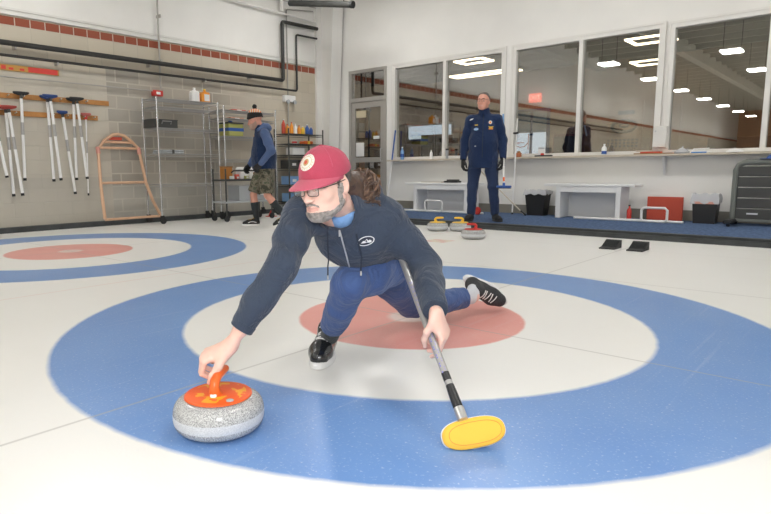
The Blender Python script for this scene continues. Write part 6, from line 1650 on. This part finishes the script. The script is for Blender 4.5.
    for d_ in 'lr':
        H_, K_, A_ = j['hip_' + d_], j['knee_' + d_], j['ank_' + d_]
        if sr: s.chain([H_, lerp(H_, K_, 0.5), lerp(H_, K_, 0.93)], [0.105, 0.102, 0.098], 0.03); s.cut(lerp(H_, K_, 0.94), tuple(Vector(K_) - Vector(H_)), 0.003, lo=Vector(K_) - Vector((0.14, 0.14, 0.12)), hi=Vector(K_) + Vector((0.14, 0.14, 0.12)))
        else: s.chain([H_, lerp(H_, K_, 0.5), K_, lerp(K_, A_, 0.5), lerp(K_, A_, 0.92)], [0.100, 0.090, 0.072, 0.066, 0.062], 0.03)
    if not sr: s.cut((0, 0, 0.055), (0, 0, -1), 0.003)
    garment('shorts' if sr else 'trousers', s, opts['pants'], root, 0.010, 7, 6)
    for d_ in 'lr':
        A_ = Vector(j['ank_' + d_]); td = opts['toe_' + d_]; yy = (Lf * td[0] + F * td[1] + Vector((0, 0, td[2] if len(td) > 2 else 0))).normalized()
        xx = yy.cross(Vector((0, 0, 1))).normalized(); zz = xx.cross(yy); MS = frame(A_ - zz * 0.095 - yy * 0.055, xx, yy, zz)
        shoe(('left' if d_ == 'l' else 'right') + '_shoe', MS, opts['shoe'], root, laces=opts.get('laces'), stripe=opts.get('stripe'), h=0.007)
        if sr:
            K_ = j['knee_' + d_]
            MB().tube([tuple(A_ - Vector((0, 0, 0.02))), lerp(tuple(A_), K_, 0.1), lerp(tuple(A_), K_, 0.45), lerp(tuple(A_), K_, 0.68)], [0.043, 0.042, 0.058, 0.060], 22).build('sock', M['sock_dark'], root)
    if opts.get('hair') is not None:
        def hm(X, Y, Z):
            top = np.minimum(-(Z - (0.090 - 0.85 * np.maximum(Y + 0.05, 0))), 10.0); m_ = np.maximum(top, -(Z + 0.06))
            ear = np.sqrt(((Y - 0.012) / 0.024) ** 2 + ((Z + 0.008) / 0.036) ** 2) - 1
            return np.maximum(m_, -ear * 0.02)
        V, Fc = shell_mesh(hs, 0.008, hm); V = wrinkle(V, Fc, 0.006, 70, 1); a, b = xf(V, Fc, HM); np_mesh('short_hair', a, b, opts['hair'], root)
    eyes(HM, body); brows(HM, body, opts.get('brow', M['brow']))
    return root, HM, hs, j, jk, F, Lf, P

# ---------------------------------------------------------------- man standing on the walkway
J = dict(hip_l=(0.10, 0, 0.93), hip_r=(-0.10, 0, 0.93), knee_l=(0.150, 0.03, 0.50), knee_r=(-0.135, 0.03, 0.50), ank_l=(0.185, -0.01, 0.095), ank_r=(-0.150, 0.0, 0.095),
         sho_l=(0.185, -0.01, 1.425), sho_r=(-0.185, -0.01, 1.425), elbow_l=(0.265, -0.05, 1.14), elbow_r=(-0.265, -0.04, 1.14), wrist_l=(0.275, 0.04, 0.87), wrist_r=(-0.275, 0.04, 0.86), neck=(0, 0.0, 1.515), head=(-0.01, 0.055, 1.675))
SB = (-2.36, 5.03, 0.08)
root, HM, hs, j, jk, F, Lf, P = stander(SB, (0.42, -0.91), J, 'man in navy team jacket and trousers standing on the blue walkway with gloves', dict(
    jacket=M['jacket2'], pants=M['trouser2'], hem=0.755, gloves=True, toe_l=(0.45, 0.9), toe_r=(-0.25, 0.95), shoe=M['glove'], stripe='black', hair=mat('short_grey_hair', (0.17, 0.145, 0.13), 0.9), head_yaw=-14, head_pitch=-6, skin=M['skin_tan'], fat=1.08, wr=0.010))
glasses(HM, root, lens=False)
bt = bvh_of(jk)
def badge(l, z, shapes, name, mats, tilt=0.0):
    m = drape(bt, P((l, 0.5, z)), -F, Vector((0, 0, 1)), shapes, off=0.003)
    if m.v: m.build(name, mats, jk)
bm = [M['orange2'], M['logo_white'], M['light_blue'], M['yellow']]
rect = lambda x0, x1, y0, y1: [(x0, y0), (x1, y0), (x1, y1), (x0, y1)]
# drape's x axis points to the wearer's left when looking at him... kept symmetric shapes
badge(0.095, 1.385, [(ellipse(0.022, 0.026, 16), 1, 0), (ellipse(0.015, 0.018, 14), 0, 0.001)], 'crest_patch', bm)
badge(0.105, 1.315, [([(-0.035, 0.012), (0.035, 0.012), (0.02, -0.004), (-0.02, -0.004)], 3, 0), (rect(-0.028, 0.028, -0.028, -0.010), 0, 0)], 'orange_emblem', bm)
badge(-0.095, 1.345, [(rect(-0.022, 0.022, 0.0, 0.014), 3, 0)], 'yellow_emblem', bm)
badge(-0.095, 1.295, [(ellipse(0.034, 0.020, 16), 2, 0), (rect(-0.025, 0.025, -0.004, 0.004), 1, 0.001)], 'blue_emblem', bm)
badge(-0.165, 1.435, [(ellipse(0.030, 0.008, 12, rot=0.4), 1, 0)], 'white_mark', bm)
badge(-0.10, 1.06, [(rect(-0.012, 0.012, -0.004, 0.004), 1, 0)], 'white_tab', bm)
m = MB().tube([(0, 0, 0), (0, 0, 0.001)], 0.001, 4)
zp = [bt.ray_cast(Vector(P((0.0, 0.5, z))), -F)[0] for z in np.linspace(1.50, 0.90, 16)]; zp = [p + F * 0.003 for p in zp if p is not None]
if len(zp) > 2: MB().tube(zp, 0.005, 6).build('zip', M['cord'], jk)
def held_broom():
    hd = Vector(SB) + Vector(P((0.305, 0.16, 0.50))); hand = Vector(SB) + Vector(P((0.290, 0.075, 0.80))); d = (hand - hd).normalized()
    t = empty('curling_broom', hd); tag(t, 'blue and white broom held by the standing man, head downwards', 'broom')
    MB().tube([d * 0.05, d * 0.62], 0.0125, 12).build('shaft', M['white_plastic'], t); MB().tube([d * 0.62, d * 1.05], 0.0130, 12).build('grip', M['light_blue'], t)
    MB().tube([d * 0.0, d * 0.05], [0.02, 0.017], 12).build('ferrule', M['blue'], t); MB().tube([d * 0.07, d * 0.13], 0.0145, 12).build('orange_band', M['orange'], t)
    xx = Lf; A = frame((0, 0, 0), tuple((Lf * 0.98 + F * 0.2).normalized()), tuple(Vector((0, 0, 1)).cross((Lf * 0.98 + F * 0.2).normalized())), (0, 0, 1))
    MB().box(-0.10, 0.10, -0.035, 0.035, -0.020, 0.012, bev=0.010, M4=A).build('head', M['blue'], t)
    MB().box(-0.095, 0.095, -0.030, 0.030, -0.030, -0.020, M4=A).build('pad', M['dark_grey_plastic'], t)
held_broom()

# ---------------------------------------------------------------- man walking past the shelves
J = dict(hip_l=(0.09, 0, 0.92), hip_r=(-0.09, 0.02, 0.92), knee_r=(-0.10, 0.20, 0.50), knee_l=(0.10, -0.02, 0.49), ank_r=(-0.10, 0.16, 0.095), ank_l=(0.10, -0.30, 0.15),
         sho_l=(0.19, 0.0, 1.43), sho_r=(-0.19, 0.04, 1.43), elbow_l=(0.27, -0.10, 1.17), elbow_r=(-0.25, 0.12, 1.16), wrist_l=(0.25, 0.08, 0.97), wrist_r=(-0.22, 0.25, 0.96), neck=(0, 0.05, 1.49), head=(0.0, 0.14, 1.645))
J = {k: (v[0], v[1] * 0.9, v[2] * 0.95 if v[2] > 0.2 else v[2]) for k, v in J.items()}
root, HM, hs, j, jk, F, Lf, P = stander((-4.96, 3.19, 0), (-0.62, -0.78), J, 'man in knit hat, navy vest and camouflage shorts walking past the shelves', dict(
    jacket=M['vest'], pants=M['camo'], hem=0.85, sleeves=False, gloves=True, shorts=True, toe_l=(0.1, 0.9, -0.35), toe_r=(0.05, 1), shoe=M['glove'], stripe='white', laces=M['yellow'], head_yaw=-6, head_pitch=14, skin=M['skin_tan'], fat=1.18, wr=0.013))
def wm(X, Y, Z):
    jaw = np.maximum(Z + 0.045 - 0.5 * np.maximum(Y + 0.045, 0), Y - 0.012); return np.maximum(jaw, -(Z + 0.14))
V, Fc = shell_mesh(hs, 0.006, wm); a, b = xf(V, Fc, HM); np_mesh('short_beard', a, b, mat('greying_beard', (0.42, 0.28, 0.22), 0.9), root)
k = NB('striped_knit'); tc = k.n('ShaderNodeTexCoord'); sx = k.n('ShaderNodeSeparateXYZ'); k.l(tc.outputs['Object'], sx.inputs[0])
zz = k.math('MULTIPLY', k.math('SUBTRACT', sx.outputs[2], 1.62), 1.0); xx = k.math('SINE', k.math('MULTIPLY', k.math('ADD', sx.outputs[0], sx.outputs[1]), 140.0))
pat = k.mix(k.math('GREATER_THAN', xx, 0.0), (0.80, 0.20, 0.05), (0.70, 0.65, 0.55)); inb = k.math('MULTIPLY', k.math('GREATER_THAN', zz, 0.05), k.math('LESS_THAN', zz, 0.105))
k.l(k.mix(inb, (0.02, 0.018, 0.018), pat), k.b.inputs['Base Color']); k.b.inputs['Roughness'].default_value = 0.95
s = SDF((-0.13, -0.15, -0.02), (0.13, 0.16, 0.22), 0.006)
s.ell((0, 0.012, 0.055), (0.092, 0.115, 0.105), 0.0); s.cut((0, 0, 0.028), (0, 0.12, -1), 0.004)
s.cone((0, 0.02, 0.12), (0, 0.04, 0.155), 0.05, 0.02, 0.04)
s.chain([(0.088 * math.cos(a), 0.008 + 0.110 * math.sin(a), 0.040 - 0.012 * math.sin(a)) for a in [2 * math.pi * i / 20 for i in range(21)]], [0.011] * 21, 0.006)
s.ell((0, 0.012, 0.02), (0.080, 0.103, 0.085), 0.004, 's')
V, Fc = s.mesh(); V, Fc = xf(V, Fc, HM); hat = np_mesh('knit_hat', V, Fc, k.m, root)
s = SDF((-0.06, -0.02, 0.14), (0.06, 0.10, 0.26), 0.005); s.ell((0, 0.045, 0.19), (0.032, 0.032, 0.032), 0.0); V, Fc = s.mesh(); V = wrinkle(V, Fc, 0.014, 60, 3); V, Fc = xf(V, Fc, HM); np_mesh('pompom', V, Fc, M['glove'], hat)
bt = bvh_of(jk); m = drape(bt, P((0.05, 0.5, 1.33)), -F, Vector((0, 0, 1)), [(ellipse(0.014, 0.009, 10), 0, 0)], off=0.003)
if m.v: m.build('chest_mark', M['orange2'], jk)
